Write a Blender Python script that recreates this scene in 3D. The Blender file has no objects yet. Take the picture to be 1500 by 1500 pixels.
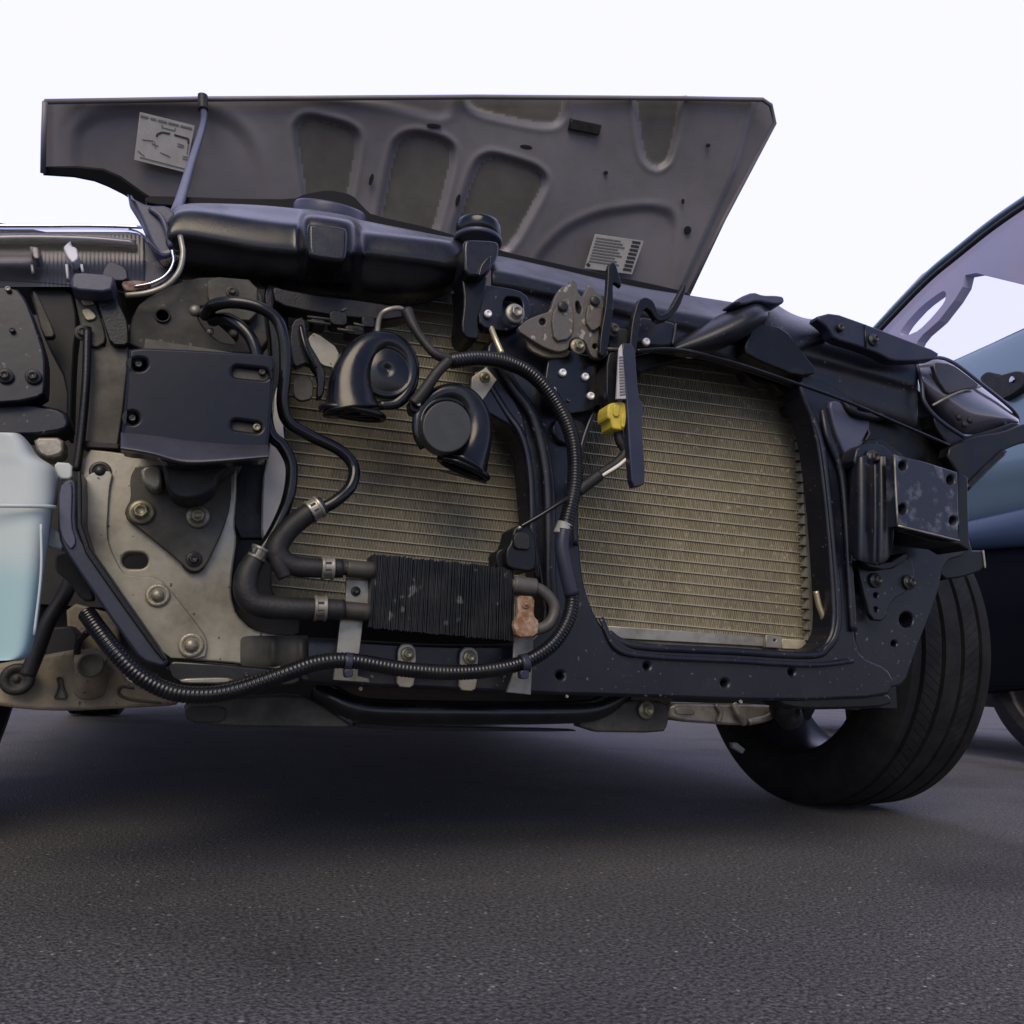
import bpy, bmesh, math, random
import numpy as np
from mathutils import Vector, Matrix
from mathutils.geometry import tessellate_polygon
random.seed(7)
R = math.radians
scn = bpy.context.scene
COL = scn.collection

# ------------------------------------------------------------------ camera
CAM_H = 0.27
F = 1177.0
YAW, PITCH, ROLL = R(20), R(11.3), R(2.2)
camd = bpy.data.cameras.new('camera'); cam = bpy.data.objects.new('camera', camd); COL.objects.link(cam)
camd.sensor_width = 36; camd.lens = 36 * F / 1500; camd.clip_start = 0.02; camd.clip_end = 3000
CROT = Matrix.Rotation(-YAW, 3, 'Z') @ Matrix.Rotation(R(90) + PITCH, 3, 'X') @ Matrix.Rotation(ROLL, 3, 'Z')
CPOS = Vector((0, 0, CAM_H))
cam.matrix_world = Matrix.Translation(CPOS) @ CROT.to_4x4()
scn.camera = cam

# ------------------------------------------------------------------ sky, sun, exposure
world = bpy.data.worlds.new('World'); scn.world = world; world.use_nodes = True
wn = world.node_tree.nodes; wl = world.node_tree.links; wn.clear()
SUN_EL, SUN_AZ = R(38), R(206)         # veiled sun behind the camera, to the left
wo = wn.new('ShaderNodeOutputWorld'); bg = wn.new('ShaderNodeBackground')
sky = wn.new('ShaderNodeTexSky'); sky.sky_type = 'NISHITA'; sky.sun_disc = False
sky.sun_elevation = SUN_EL; sky.sun_rotation = SUN_AZ; sky.air_density = 1.0; sky.dust_density = 0.0; sky.ozone_density = 6.0
tc = wn.new('ShaderNodeTexCoord'); dotn = wn.new('ShaderNodeVectorMath'); dotn.operation = 'DOT_PRODUCT'; ramp = wn.new('ShaderNodeMapRange')
BANK = Vector((math.sin(R(24)) * math.cos(R(14)), math.cos(R(24)) * math.cos(R(14)), math.sin(R(14))))   # middle of the white cloud bank ahead
dotn.inputs[1].default_value = BANK; ramp.interpolation_type = 'SMOOTHSTEP'
ramp.inputs[1].default_value = -0.05; ramp.inputs[2].default_value = 0.75
ramp.inputs[3].default_value = 0.03; ramp.inputs[4].default_value = 0.97
mx = wn.new('ShaderNodeMixRGB'); mx.inputs[2].default_value = (7.9, 7.9, 11.8, 1)
wl.new(tc.outputs['Generated'], dotn.inputs[0]); wl.new(dotn.outputs['Value'], ramp.inputs[0]); wl.new(ramp.outputs[0], mx.inputs[0])
lav = wn.new('ShaderNodeMixRGB'); lav.blend_type = 'MULTIPLY'; lav.inputs[0].default_value = 1; lav.inputs[2].default_value = (1.35, 1.0, .95, 1)   # the photograph's lavender white balance
wl.new(sky.outputs[0], lav.inputs[1]); wl.new(lav.outputs[0], mx.inputs[1]); wl.new(mx.outputs[0], bg.inputs[0]); bg.inputs[1].default_value = 0.125
wl.new(bg.outputs[0], wo.inputs[0])
sund = bpy.data.lights.new('sun', 'SUN'); sun = bpy.data.objects.new('sun', sund); COL.objects.link(sun)
sund.energy = 2.2; sund.angle = R(38); sund.color = (1, 0.83, 0.58)
sdir = Vector((math.sin(SUN_AZ) * math.cos(SUN_EL), math.cos(SUN_AZ) * math.cos(SUN_EL), math.sin(SUN_EL)))
sun.rotation_euler = sdir.to_track_quat('Z', 'Y').to_euler()
vs = scn.view_settings; vs.view_transform = 'Standard'; vs.look = 'None'; vs.exposure = 0; vs.gamma = 1; vs.use_curve_mapping = False

# ------------------------------------------------------------------ picking points in the place
def ray(px, py):
    return CROT @ Vector(((px - 750) / F, -(py - 750) / F, -1))
def P(px, py, Y):                       # on the plane Y = const (parallel to the car's front)
    d = ray(px, py); return CPOS + d * (Y / d.y)
def PXp(px, py, X):                     # on the plane X = const (parallel to the car's side)
    d = ray(px, py); return CPOS + d * (X / d.x)
def mpp(px, py, Y):                     # metres per photo pixel there
    d = ray(px, py); return (Y / d.y) / F
HN = Vector((0, -math.sin(R(58)), -math.cos(R(58))))     # hood underside normal
H0 = Vector((0, 2.0, 1.0))
def Hp(px, py, off=0.0):                # on the open hood's underside
    d = ray(px, py); t = ((H0 + HN * off - CPOS).dot(HN)) / d.dot(HN); return CPOS + d * t

# ------------------------------------------------------------------ materials
def M(name, col, rough=.5, metal=0., col2=None, ns=20., bump=0., bs=200., spec=.5, coat=0., lo=.4, hi=.65, rough2=None, trans=0., det=6, speck=None, bdist=.002):
    m = bpy.data.materials.new(name); m.use_nodes = True
    n = m.node_tree.nodes; l = m.node_tree.links; b = n['Principled BSDF']
    b.inputs['Base Color'].default_value = (*col, 1); b.inputs['Roughness'].default_value = rough
    b.inputs['Metallic'].default_value = metal; b.inputs['Specular IOR Level'].default_value = spec
    b.inputs['Coat Weight'].default_value = coat; b.inputs['Transmission Weight'].default_value = trans
    t = n.new('ShaderNodeTexCoord')
    last = None
    if col2 is not None:
        nz = n.new('ShaderNodeTexNoise'); nz.inputs['Scale'].default_value = ns; nz.inputs['Detail'].default_value = det; nz.inputs['Roughness'].default_value = .65
        mr = n.new('ShaderNodeMapRange'); mr.inputs[1].default_value = lo; mr.inputs[2].default_value = hi
        mix = n.new('ShaderNodeMixRGB'); mix.inputs[1].default_value = (*col, 1); mix.inputs[2].default_value = (*col2, 1)
        l.new(t.outputs['Object'], nz.inputs['Vector']); l.new(nz.outputs[0], mr.inputs[0]); l.new(mr.outputs[0], mix.inputs[0])
        last = mix.outputs[0]
        if rough2 is not None:
            mr2 = n.new('ShaderNodeMapRange'); mr2.inputs[1].default_value = lo; mr2.inputs[2].default_value = hi
            mr2.inputs[3].default_value = rough; mr2.inputs[4].default_value = rough2
            l.new(nz.outputs[0], mr2.inputs[0]); l.new(mr2.outputs[0], b.inputs['Roughness'])
    if speck is not None:
        sc_, th, scol = speck
        vo = n.new('ShaderNodeTexNoise'); vo.inputs['Scale'].default_value = sc_; vo.inputs['Detail'].default_value = 2
        m2 = n.new('ShaderNodeMapRange'); m2.inputs[1].default_value = th; m2.inputs[2].default_value = th + .04
        mi = n.new('ShaderNodeMixRGB'); mi.inputs[2].default_value = (*scol, 1)
        l.new(t.outputs['Object'], vo.inputs['Vector']); l.new(vo.outputs[0], m2.inputs[0]); l.new(m2.outputs[0], mi.inputs[0])
        if last is not None: l.new(last, mi.inputs[1])
        else: mi.inputs[1].default_value = (*col, 1)
        last = mi.outputs[0]
    if last is not None: l.new(last, b.inputs['Base Color'])
    if bump:
        nb = n.new('ShaderNodeTexNoise'); nb.inputs['Scale'].default_value = bs; nb.inputs['Detail'].default_value = 4
        bp = n.new('ShaderNodeBump'); bp.inputs['Strength'].default_value = bump; bp.inputs['Distance'].default_value = bdist
        l.new(t.outputs['Object'], nb.inputs['Vector']); l.new(nb.outputs[0], bp.inputs['Height']); l.new(bp.outputs[0], b.inputs['Normal'])
    return m

m_black = M('black_plastic', (.004, .004, .006), .34, col2=(.015, .014, .012), lo=.48, hi=.78, ns=24, rough2=.6, bump=.15, bs=350, spec=.38)
m_gloss = M('gloss_black_plastic', (.004, .004, .006), .18, col2=(.010, .010, .011), ns=18, rough2=.30, bump=.05, bs=120)
m_cover = M('satin_black_cover', (.007, .007, .010), .27, col2=(.017, .016, .016), lo=.48, hi=.8, ns=16, rough2=.45, bump=.06, bs=500, spec=.6)
m_frame = M('blue_black_paint', (.005, .006, .014), .33, lo=.46, hi=.8, col2=(.019, .019, .023), ns=14, rough2=.5, bump=.08, bs=90, speck=(160, .69, (.10, .10, .11)))
m_rubber = M('rubber', (.009, .009, .010), .55, col2=(.020, .019, .019), ns=35, bump=.25, bs=300)
m_tyre = M('tyre_rubber', (.009, .009, .012), .72, col2=(.02, .02, .022), ns=20, bump=.2, bs=250, spec=.3)
m_seal = M('seal_rubber', (.006, .006, .008), .6, spec=.2)
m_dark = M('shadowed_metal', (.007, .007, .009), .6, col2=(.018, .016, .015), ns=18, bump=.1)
m_grey = M('dusty_grey_metal', (.40, .365, .285), .30, .45, col2=(.17, .156, .122), ns=8, rough2=.6, bump=.12, bs=120, lo=.38, hi=.68, speck=(120, .70, (.05, .045, .04)))
m_greyd = M('dusty_dark_metal', (.075, .069, .058), .5, .25, col2=(.032, .03, .026), ns=14, rough2=.65, bump=.12, bs=140)
m_gdk = M('grimy_panel', (.034, .032, .029), .5, .2, col2=(.018, .017, .016), ns=12, rough2=.7, bump=.15, bs=120, speck=(100, .68, (.09, .085, .075)))
m_pipe = M('dull_grey_pipe', (.11, .105, .10), .5, .2, col2=(.06, .057, .054), ns=30, bump=.1)
m_bright = M('bare_steel', (.36, .34, .30), .38, .6, col2=(.20, .19, .16), ns=25, rough2=.55, bump=.08, bs=200)
m_bolt = M('plated_bolt', (.30, .275, .19), .4, .55, col2=(.16, .145, .10), ns=60, bump=.06)
m_boltd = M('dark_bolt', (.06, .058, .06), .42, .5, col2=(.03, .03, .03), ns=60)
m_white = M('white_screw', (.8, .8, .82), .3, .1)
m_fin = M('radiator_fins', (.33, .30, .222), .6, .1, col2=(.21, .19, .14), ns=9, rough2=.7, lo=.35, hi=.7, speck=(110, .645, (.62, .58, .48)))
m_finb = M('radiator_core', (.30, .272, .203), .8, col2=(.21, .19, .142), ns=16)
m_tube = M('radiator_tube', (.41, .375, .29), .5, .15, col2=(.36, .325, .25), ns=30)
m_tank = M('radiator_tank', (.55, .51, .40), .5, .2, col2=(.38, .35, .27), ns=22)
m_cool = M('cooler_fins', (.009, .010, .014), .4, .2, col2=(.035, .035, .036), ns=22, speck=(45, .68, (.16, .16, .15)))
m_alu = M('cast_aluminium', (.40, .38, .33), .42, .6, col2=(.22, .2, .17), ns=30, bump=.15, bs=150)
m_beige = M('dirty_cast_arm', (.27, .225, .155), .7, .1, col2=(.15, .125, .085), ns=22, bump=.3, bs=180, speck=(90, .66, (.08, .065, .05)))
m_rust = M('rusty_steel', (.125, .115, .105), .55, .3, col2=(.15, .10, .07), ns=30, bump=.4, bs=160, lo=.50, hi=.72, speck=(85, .63, (.34, .32, .29)))
m_rusto = M('orange_rust', (.22, .105, .05), .8, col2=(.40, .31, .24), ns=70, bump=.4, bs=180, lo=.42, hi=.62)
m_hood = M('hood_underside_paint', (.25, .235, .26), .44, .1, col2=(.20, .19, .20), ns=6, rough2=.56, bump=.06, bs=60)
m_blueplate = M('scuffed_blue_plate', (.03, .034, .055), .4, .3, col2=(.24, .25, .29), ns=28, lo=.52, hi=.74, bump=.2, bs=140)
m_plate = M('bumper_bracket_paint', (.011, .012, .019), .26, .1, col2=(.009, .0095, .015), ns=6, spec=.3, rough2=.34, bump=.04, bs=80)
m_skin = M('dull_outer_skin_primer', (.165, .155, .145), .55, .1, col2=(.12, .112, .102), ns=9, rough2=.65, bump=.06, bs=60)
m_lip_lit = M('lit_bracket_paint', (.07, .07, .085), .36, .4, col2=(.045, .046, .06), ns=14, bump=.05)  # bracket paint made lighter: skylight on the lip put into its colour
m_label = M('label_paper', (.56, .54, .53), .6, col2=(.48, .46, .46), ns=30)
m_ink = M('label_ink', (.05, .05, .055), .7)
m_inkg = M('label_print_grey', (.22, .215, .215), .7)
m_yellow = M('yellow_plastic', (.66, .52, .06), .45, col2=(.5, .4, .05), ns=50)
m_wire = M('copper_wire', (.4, .16, .06), .4, .3)
m_tapew = M('pale_tape', (.34, .34, .33), .6, col2=(.22, .22, .22), ns=80)
m_bottle = M('milky_plastic', (.55, .61, .62), .4, col2=(.54, .55, .51), ns=7, spec=.4)
m_fluid = M('washer_fluid_bottle', (.66, .74, .75), .4, spec=.4)
def _fl():
    n = m_fluid.node_tree.nodes; l = m_fluid.node_tree.links; t = n['Texture Coordinate']
    sp = n.new('ShaderNodeSeparateXYZ'); nz = n.new('ShaderNodeTexNoise'); nz.inputs['Scale'].default_value = 9
    ad = n.new('ShaderNodeMath'); ad.operation = 'MULTIPLY_ADD'; ad.inputs[1].default_value = .012
    mr = n.new('ShaderNodeMapRange'); zl = P(30, 838, .91).z; mr.inputs[1].default_value = zl - .005; mr.inputs[2].default_value = zl + .028
    mi = n.new('ShaderNodeMixRGB'); mi.inputs[1].default_value = (.36, .54, .57, 1); mi.inputs[2].default_value = (.52, .60, .60, 1)
    l.new(t.outputs['Object'], sp.inputs[0]); l.new(t.outputs['Object'], nz.inputs['Vector']); l.new(nz.outputs[0], ad.inputs[0]); l.new(sp.outputs[2], ad.inputs[2])
    l.new(ad.outputs[0], mr.inputs[0]); l.new(mr.outputs[0], mi.inputs[0]); l.new(mi.outputs[0], n['Principled BSDF'].inputs['Base Color'])
_fl()
m_cream = M('cream_plastic', (.86, .79, .71), .5, col2=(.76, .70, .62), ns=20)
m_pipeg = M('pale_gold_pipe', (.55, .48, .32), .35, .7)
m_rim = M('wheel_alloy', (.05, .05, .058), .4, .5, col2=(.06, .06, .065), ns=18)
m_chrome = M('chrome', (.7, .7, .72), .12, 1.)
m_refl = M('headlight_reflector', (.07, .07, .085), .32, .35, col2=(.04, .04, .048), ns=9)
m_pod = M('headlight_pod', (.10, .098, .135), .22, .2, col2=(.075, .075, .095), ns=8, coat=.8)
m_bluep = M('pale_blue_car_paint', (.20, .29, .37), .22, .25, coat=.6, col2=(.18, .27, .345), ns=3)
m_bluedk = M('dark_car_sill', (.004, .005, .010), .75, spec=.1)
m_clad = M('blue_grey_cladding', (.05, .085, .16), .4, .2, coat=.2)
m_seat = M('seat_cloth_glass_sheen', (.46, .45, .58), .8, col2=(.52, .47, .57), ns=3)  # lavender is the window's reflection, painted into the seat colour
m_lblue = M('blue_grey_plastic_sheen', (.06, .064, .115), .4, col2=(.075, .08, .125), ns=20, bump=.1)  # blue-grey plastic with sky sheen mixed into its colour
m_navy = M('navy_plastic', (.018, .021, .042), .38, col2=(.028, .03, .05), ns=20, bump=.1)
def glassmat(name, tint, a, rough=.03):
    m = bpy.data.materials.new(name); m.use_nodes = True
    n = m.node_tree.nodes; l = m.node_tree.links; n.clear()
    o = n.new('ShaderNodeOutputMaterial'); tr = n.new('ShaderNodeBsdfTransparent'); tr.inputs[0].default_value = (*tint, 1)
    g = n.new('ShaderNodeBsdfGlossy'); g.inputs['Roughness'].default_value = rough; g.inputs[0].default_value = (.9, .92, 1, 1)
    fr = n.new('ShaderNodeLayerWeight'); fr.inputs[0].default_value = a
    mxx = n.new('ShaderNodeMixShader'); l.new(fr.outputs['Fresnel'], mxx.inputs[0]); l.new(tr.outputs[0], mxx.inputs[1]); l.new(g.outputs[0], mxx.inputs[2]); l.new(mxx.outputs[0], o.inputs[0])
    return m
m_glass = glassmat('car_window_glass', (.94, .94, .985), .18)
m_lens = glassmat('headlight_lens', (.88, .88, .93), .12, .03)

# asphalt: dark binder, light stones, fine relief
m_asph = bpy.data.materials.new('asphalt'); m_asph.use_nodes = True
def _asph():
    n = m_asph.node_tree.nodes; l = m_asph.node_tree.links; b = n['Principled BSDF']; b.inputs['Roughness'].default_value = .85
    t = n.new('ShaderNodeTexCoord')
    n1 = n.new('ShaderNodeTexNoise'); n1.inputs['Scale'].default_value = 2.2; n1.inputs['Detail'].default_value = 10; n1.inputs['Roughness'].default_value = .7
    n2 = n.new('ShaderNodeTexNoise'); n2.inputs['Scale'].default_value = 200; n2.inputs['Detail'].default_value = 3
    v = n.new('ShaderNodeTexVoronoi'); v.inputs['Scale'].default_value = 300
    v2 = n.new('ShaderNodeTexVoronoi'); v2.inputs['Scale'].default_value = 95
    for q in (n1, n2, v, v2): l.new(t.outputs['Object'], q.inputs['Vector'])
    c1 = n.new('ShaderNodeMixRGB'); c1.inputs[1].default_value = (.050, .048, .049, 1); c1.inputs[2].default_value = (.125, .119, .121, 1); l.new(n1.outputs[0], c1.inputs[0])
    mr = n.new('ShaderNodeMapRange'); mr.inputs[1].default_value = .3; mr.inputs[2].default_value = .75; mr.inputs[3].default_value = .15; mr.inputs[4].default_value = 2.0; l.new(n2.outputs[0], mr.inputs[0])
    c2 = n.new('ShaderNodeMixRGB'); c2.blend_type = 'MULTIPLY'; c2.inputs[0].default_value = 1; l.new(c1.outputs[0], c2.inputs[1]); l.new(mr.outputs[0], c2.inputs[2])
    # scattered pale stones: a few voronoi cells picked by their random colour
    sp = n.new('ShaderNodeSeparateColor'); l.new(v2.outputs['Color'], sp.inputs[0])
    th = n.new('ShaderNodeMath'); th.operation = 'GREATER_THAN'; th.inputs[1].default_value = .925; l.new(sp.outputs[0], th.inputs[0])
    ds = n.new('ShaderNodeMath'); ds.operation = 'LESS_THAN'; ds.inputs[1].default_value = .22; l.new(v2.outputs['Distance'], ds.inputs[0])
    an = n.new('ShaderNodeMath'); an.operation = 'MULTIPLY'; l.new(th.outputs[0], an.inputs[0]); l.new(ds.outputs[0], an.inputs[1])
    c3 = n.new('ShaderNodeMixRGB'); c3.inputs[2].default_value = (.30, .29, .28, 1); l.new(an.outputs[0], c3.inputs[0]); l.new(c2.outputs[0], c3.inputs[1])
    n3 = n.new('ShaderNodeTexNoise'); n3.inputs['Scale'].default_value = 1.7; n3.inputs['Detail'].default_value = 5; l.new(t.outputs['Object'], n3.inputs['Vector'])
    m3 = n.new('ShaderNodeMapRange'); m3.inputs[1].default_value = .52; m3.inputs[2].default_value = .68; m3.inputs[3].default_value = 1; m3.inputs[4].default_value = .55; l.new(n3.outputs[0], m3.inputs[0])
    c4 = n.new('ShaderNodeMixRGB'); c4.blend_type = 'MULTIPLY'; c4.inputs[0].default_value = 1; l.new(c3.outputs[0], c4.inputs[1]); l.new(m3.outputs[0], c4.inputs[2]); c3 = c4
    l.new(c3.outputs[0], b.inputs['Base Color'])
    bp = n.new('ShaderNodeBump'); bp.inputs['Strength'].default_value = .75; bp.inputs['Distance'].default_value = .003
    l.new(v.outputs['Distance'], bp.inputs['Height']); l.new(bp.outputs[0], b.inputs['Normal'])
_asph()

# ------------------------------------------------------------------ mesh helpers
def empty(name, loc, label, cat, group=None):
    o = bpy.data.objects.new(name, None); COL.objects.link(o); o.location = loc; o.empty_display_size = .1
    o['label'] = label; o['category'] = cat
    if group: o['group'] = group
    return o
def put(name, me, mat, parent=None, smooth=False, label=None, kind=None):
    o = bpy.data.objects.new(name, me); COL.objects.link(o)
    if mat is not None and not me.materials: me.materials.append(mat)
    if smooth: me.polygons.foreach_set('use_smooth', [True] * len(me.polygons))
    if parent is not None:
        o.parent = parent
        if parent.type == 'EMPTY': o.matrix_parent_inverse = Matrix.Translation(-Vector(parent.location))
    if label: o['label'] = label
    if kind: o['kind'] = kind
    return o
def mesh(name, v, f):
    me = bpy.data.meshes.new(name); me.from_pydata([tuple(p) for p in v], [], f); me.update(); return me
def fixn(me):
    bm = bmesh.new(); bm.from_mesh(me); bmesh.ops.recalc_face_normals(bm, faces=bm.faces); bm.to_mesh(me); bm.free(); return me

def rnd(pts, k=2):                      # Chaikin rounding of a closed outline
    for _ in range(k):
        q = []
        for i in range(len(pts)):
            a = pts[i]; b = pts[(i + 1) % len(pts)]
            q += [(a[0] * .8 + b[0] * .2, a[1] * .8 + b[1] * .2), (a[0] * .2 + b[0] * .8, a[1] * .2 + b[1] * .8)]
        pts = q
    return pts
def circ(cx, cy, rx, ry=None, n=16, rot=0):
    ry = ry or rx; c, s = math.cos(rot), math.sin(rot)
    return [(cx + rx * math.cos(a) * c - ry * math.sin(a) * s, cy + rx * math.cos(a) * s + ry * math.sin(a) * c) for a in [2 * math.pi * i / n for i in range(n)]]
def slot(x0, y0, x1, y1, r, n=6):
    a = math.atan2(y1 - y0, x1 - x0)
    return [(x1 + r * math.cos(a + t), y1 + r * math.sin(a + t)) for t in np.linspace(-math.pi / 2, math.pi / 2, n)] + \
           [(x0 + r * math.cos(a + t), y0 + r * math.sin(a + t)) for t in np.linspace(math.pi / 2, 3 * math.pi / 2, n)]
def area(p): return sum(p[i][0] * p[(i + 1) % len(p)][1] - p[(i + 1) % len(p)][0] * p[i][1] for i in range(len(p))) / 2
def inset(p, b):                        # p counter-clockwise: moves inwards; clockwise (hole): moves into the material
    n = len(p); q = []
    for i in range(n):
        a, c, d = p[i - 1], p[i], p[(i + 1) % n]
        e1 = Vector((c[0] - a[0], c[1] - a[1])); e2 = Vector((d[0] - c[0], d[1] - c[1]))
        if e1.length < 1e-9 or e2.length < 1e-9: q.append(c); continue
        e1.normalize(); e2.normalize(); nn = Vector((-e1.y - e2.y, e1.x + e2.x))
        if nn.length < 1e-6: q.append(c); continue
        nn.normalize(); co = max(.45, nn.dot(Vector((-e1.y, e1.x)))); k = b / co
        q.append((c[0] + nn.x * k, c[1] + nn.y * k))
    return q
def plate2(name, outer, holes, depth, b, to3, mat, parent, **kw):
    """outline + holes in plane coordinates, a solid slab with rounded front edges; to3(u, v, w) with w = depth behind the front face"""
    loops = []
    o = list(outer); o = o if area(o) > 0 else o[::-1]; loops.append(o)
    for h in holes:
        h = list(h); loops.append(h if area(h) < 0 else h[::-1])
    b = min(b, depth * .45)
    rings = [(b, 0), (b * .3, b * .3), (0, b), (0, depth)]
    V = []; Fc = []; sm = []; caps = []
    for lp in loops:
        n = len(lp); base = len(V); rr = []
        for (ins, w) in rings:
            q = inset(lp, ins) if ins else lp
            rr.append(len(V)); V += [to3(x, y, w) for x, y in q]
        for k in range(len(rings) - 1):
            for i in range(n):
                j = (i + 1) % n
                Fc.append((rr[k] + i, rr[k] + j, rr[k + 1] + j, rr[k + 1] + i)); sm.append(k < 2)
        caps.append((rr[0], n, inset(lp, b), rr[-1], lp))
    polys = [[Vector((x, y, 0)) for x, y in c[2]] for c in caps]
    idx = [c[0] + i for c in caps for i in range(c[1])]; idb = [c[3] + i for c in caps for i in range(c[1])]
    if len(polys) > 1:                  # constrained triangulation copes with concave outlines and holes
        bm = bmesh.new(); k0 = 0
        for q in polys:
            vs_ = [bm.verts.new(p) for p in q]
            for i in range(len(q)): bm.edges.new((vs_[i], vs_[(i + 1) % len(q)]))
        bm.verts.index_update(); bmesh.ops.triangle_fill(bm, use_beauty=True, edges=bm.edges[:], normal=(0, 0, 1))
        tris = [tuple(v.index for v in f.verts) for f in bm.faces]; bm.free()
    else: tris = tessellate_polygon(polys)
    for t in tris:
        Fc.append(tuple(idx[i] for i in t)); sm.append(False); Fc.append(tuple(idb[i] for i in t[::-1])); sm.append(False)
    me = mesh(name, V, Fc); fixn(me)
    me.polygons.foreach_set('use_smooth', sm)
    return put(name, me, mat, parent, **kw)
def plate(name, pts, Y, depth, mat, parent, holes=(), b=2.0, r=1, **kw):
    """outline given where it is seen in the photo, on the plane Y, as a slab of real thickness"""
    pts = rnd(pts, r) if r else pts
    o = [(lambda p: (p.x, p.z))(P(x, y, Y)) for x, y in pts]
    hs = [[(lambda p: (p.x, p.z))(P(x, y, Y)) for x, y in h] for h in holes]
    cx = sum(p[0] for p in pts) / len(pts); cy = sum(p[1] for p in pts) / len(pts)
    return plate2(name, o, hs, depth, b * mpp(cx, cy, Y), lambda u, v, w: (u, Y + w, v), mat, parent, **kw)
UH = Vector((1, 0, 0)); VH = HN.cross(UH).normalized()
def hplate(name, pts, off, depth, mat, parent, b=.5, r=0, **kw):     # the same on the hood underside
    pts = rnd(pts, r) if r else pts
    base = H0 + HN * off
    def uv(x, y):
        q = Hp(x, y, off) - base; return (q.dot(UH), q.dot(VH))
    return plate2(name, [uv(*p) for p in pts], [], depth, b * .0012, lambda u, v, w: base + UH * u + VH * v - HN * w, mat, parent, **kw)
def spline(pts, n=8):
    """Catmull-Rom through tuples of any length"""
    A = np.array(pts, float); out = []
    E = np.vstack([2 * A[0] - A[1], A, 2 * A[-1] - A[-2]])
    for i in range(1, len(E) - 2):
        p0, p1, p2, p3 = E[i - 1:i + 3]
        for k in range(n):
            t = k / n
            out.append(.5 * (2 * p1 + (p2 - p0) * t + (2 * p0 - 5 * p1 + 4 * p2 - p3) * t * t + (3 * p1 - p0 - 3 * p2 + p3) * t ** 3))
    out.append(A[-1]); return np.array(out)
def sweep(name, pts3, rad, mat, parent, sides=12, flat=None, cap=True, **kw):
    """tube through 3D points; rad = one radius or one per point; flat = (normal, ratio) squashes it along a direction"""
    pts3 = [Vector(p) for p in pts3]; n = len(pts3)
    if not hasattr(rad, '__len__'): rad = [rad] * n
    T = [(pts3[min(i + 1, n - 1)] - pts3[max(i - 1, 0)]).normalized() for i in range(n)]
    nrm = T[0].orthogonal().normalized(); V = []; Fc = []
    for i in range(n):
        if i:
            nrm = (nrm - T[i] * nrm.dot(T[i])).normalized()
        bi = T[i].cross(nrm)
        for k in range(sides):
            a = 2 * math.pi * k / sides; d = nrm * math.cos(a) + bi * math.sin(a)
            if flat is not None:
                fn, q = flat; d = d - fn * d.dot(fn) * (1 - q)
            V.append(pts3[i] + d * rad[i])
    for i in range(n - 1):
        for k in range(sides):
            j = (k + 1) % sides; Fc.append((i * sides + k, i * sides + j, (i + 1) * sides + j, (i + 1) * sides + k))
    if cap: Fc.append(tuple(range(sides))[::-1]); Fc.append(tuple((n - 1) * sides + k for k in range(sides)))
    me = mesh(name, V, Fc); fixn(me)
    return put(name, me, mat, parent, smooth=True, **kw)
def tube(name, pts, rpx, mat, parent, n=8, sides=12, corr=None, **kw):
    """pts (px, py, Y [, radius factor])"""
    pts = [tuple(p) + (1.,) if len(p) == 3 else tuple(p) for p in pts]
    S = spline(pts, n)
    p3 = [P(s[0], s[1], s[2]) for s in S]; m0 = mpp(pts[len(pts) // 2][0], pts[len(pts) // 2][1], pts[len(pts) // 2][2])
    rad = [rpx * m0 * s[3] for s in S]
    if corr:
        pitch, amp = corr; L = [0.]
        for i in range(1, len(p3)): L.append(L[-1] + (p3[i] - p3[i - 1]).length)
        N = int(L[-1] / pitch) * 6; xs = np.linspace(0, L[-1], N)
        A = np.array([tuple(p) for p in p3]); q = np.stack([np.interp(xs, L, A[:, k]) for k in range(3)], 1)
        r0 = np.interp(xs, L, rad); rad = [r0[i] * (1 + amp * (1, 1, .3, -1, -1, .3)[i % 6]) for i in range(N)]
        p3 = [Vector(p) for p in q]
    return sweep(name, p3, rad, mat, parent, sides, **kw)
def grid(name, cols, mat, parent, sub=2, thick=0., close=False, **kw):
    """surface through columns of (px, py, Y), smoothed"""
    nc, nr = len(cols), len(cols[0])
    V = [P(*p) for c in cols for p in c]; Fc = []
    for i in range(nc - 1):
        for j in range(nr - 1 if not close else nr):
            a = i * nr + j; b_ = i * nr + (j + 1) % nr
            Fc.append((a, b_, b_ + nr, a + nr))
    if close: Fc.append(tuple(range(nr))); Fc.append(tuple((nc - 1) * nr + k for k in range(nr))[::-1])
    me = mesh(name, V, Fc); fixn(me)
    o = put(name, me, mat, parent, smooth=True, **kw)
    if thick:
        s = o.modifiers.new('solid', 'SOLIDIFY'); s.thickness = thick; s.offset = -1
    if sub:
        s = o.modifiers.new('sub', 'SUBSURF'); s.levels = sub; s.render_levels = sub
    return o
def lathe_me(name, prof, n=24, hexat=(), caps=True):
    """profile (r, d) round the -Y axis: d = height towards the viewer"""
    V = []; Fc = []
    for k, (r, d) in enumerate(prof):
        for i in range(n):
            a = 2 * math.pi * i / n; rr = r
            if k in hexat: rr = r * math.cos(math.pi / 6) / math.cos((a % (math.pi / 3)) - math.pi / 6)
            V.append((rr * math.cos(a), -d, rr * math.sin(a)))
    for k in range(len(prof) - 1):
        for i in range(n):
            j = (i + 1) % n; Fc.append((k * n + i, k * n + j, (k + 1) * n + j, (k + 1) * n + i))
    if caps: Fc.append(tuple(range(n))); Fc.append(tuple((len(prof) - 1) * n + i for i in range(n))[::-1])
    return fixn(mesh(name, V, Fc))
ME_BOLT = lathe_me('bolt', [(1, 0), (1, .18), (.82, .26), (.62, .28), (.60, .75), (.50, .85), (.36, .85), (.30, .72), (.05, .70)], 24, hexat=(3, 4, 5))
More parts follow.
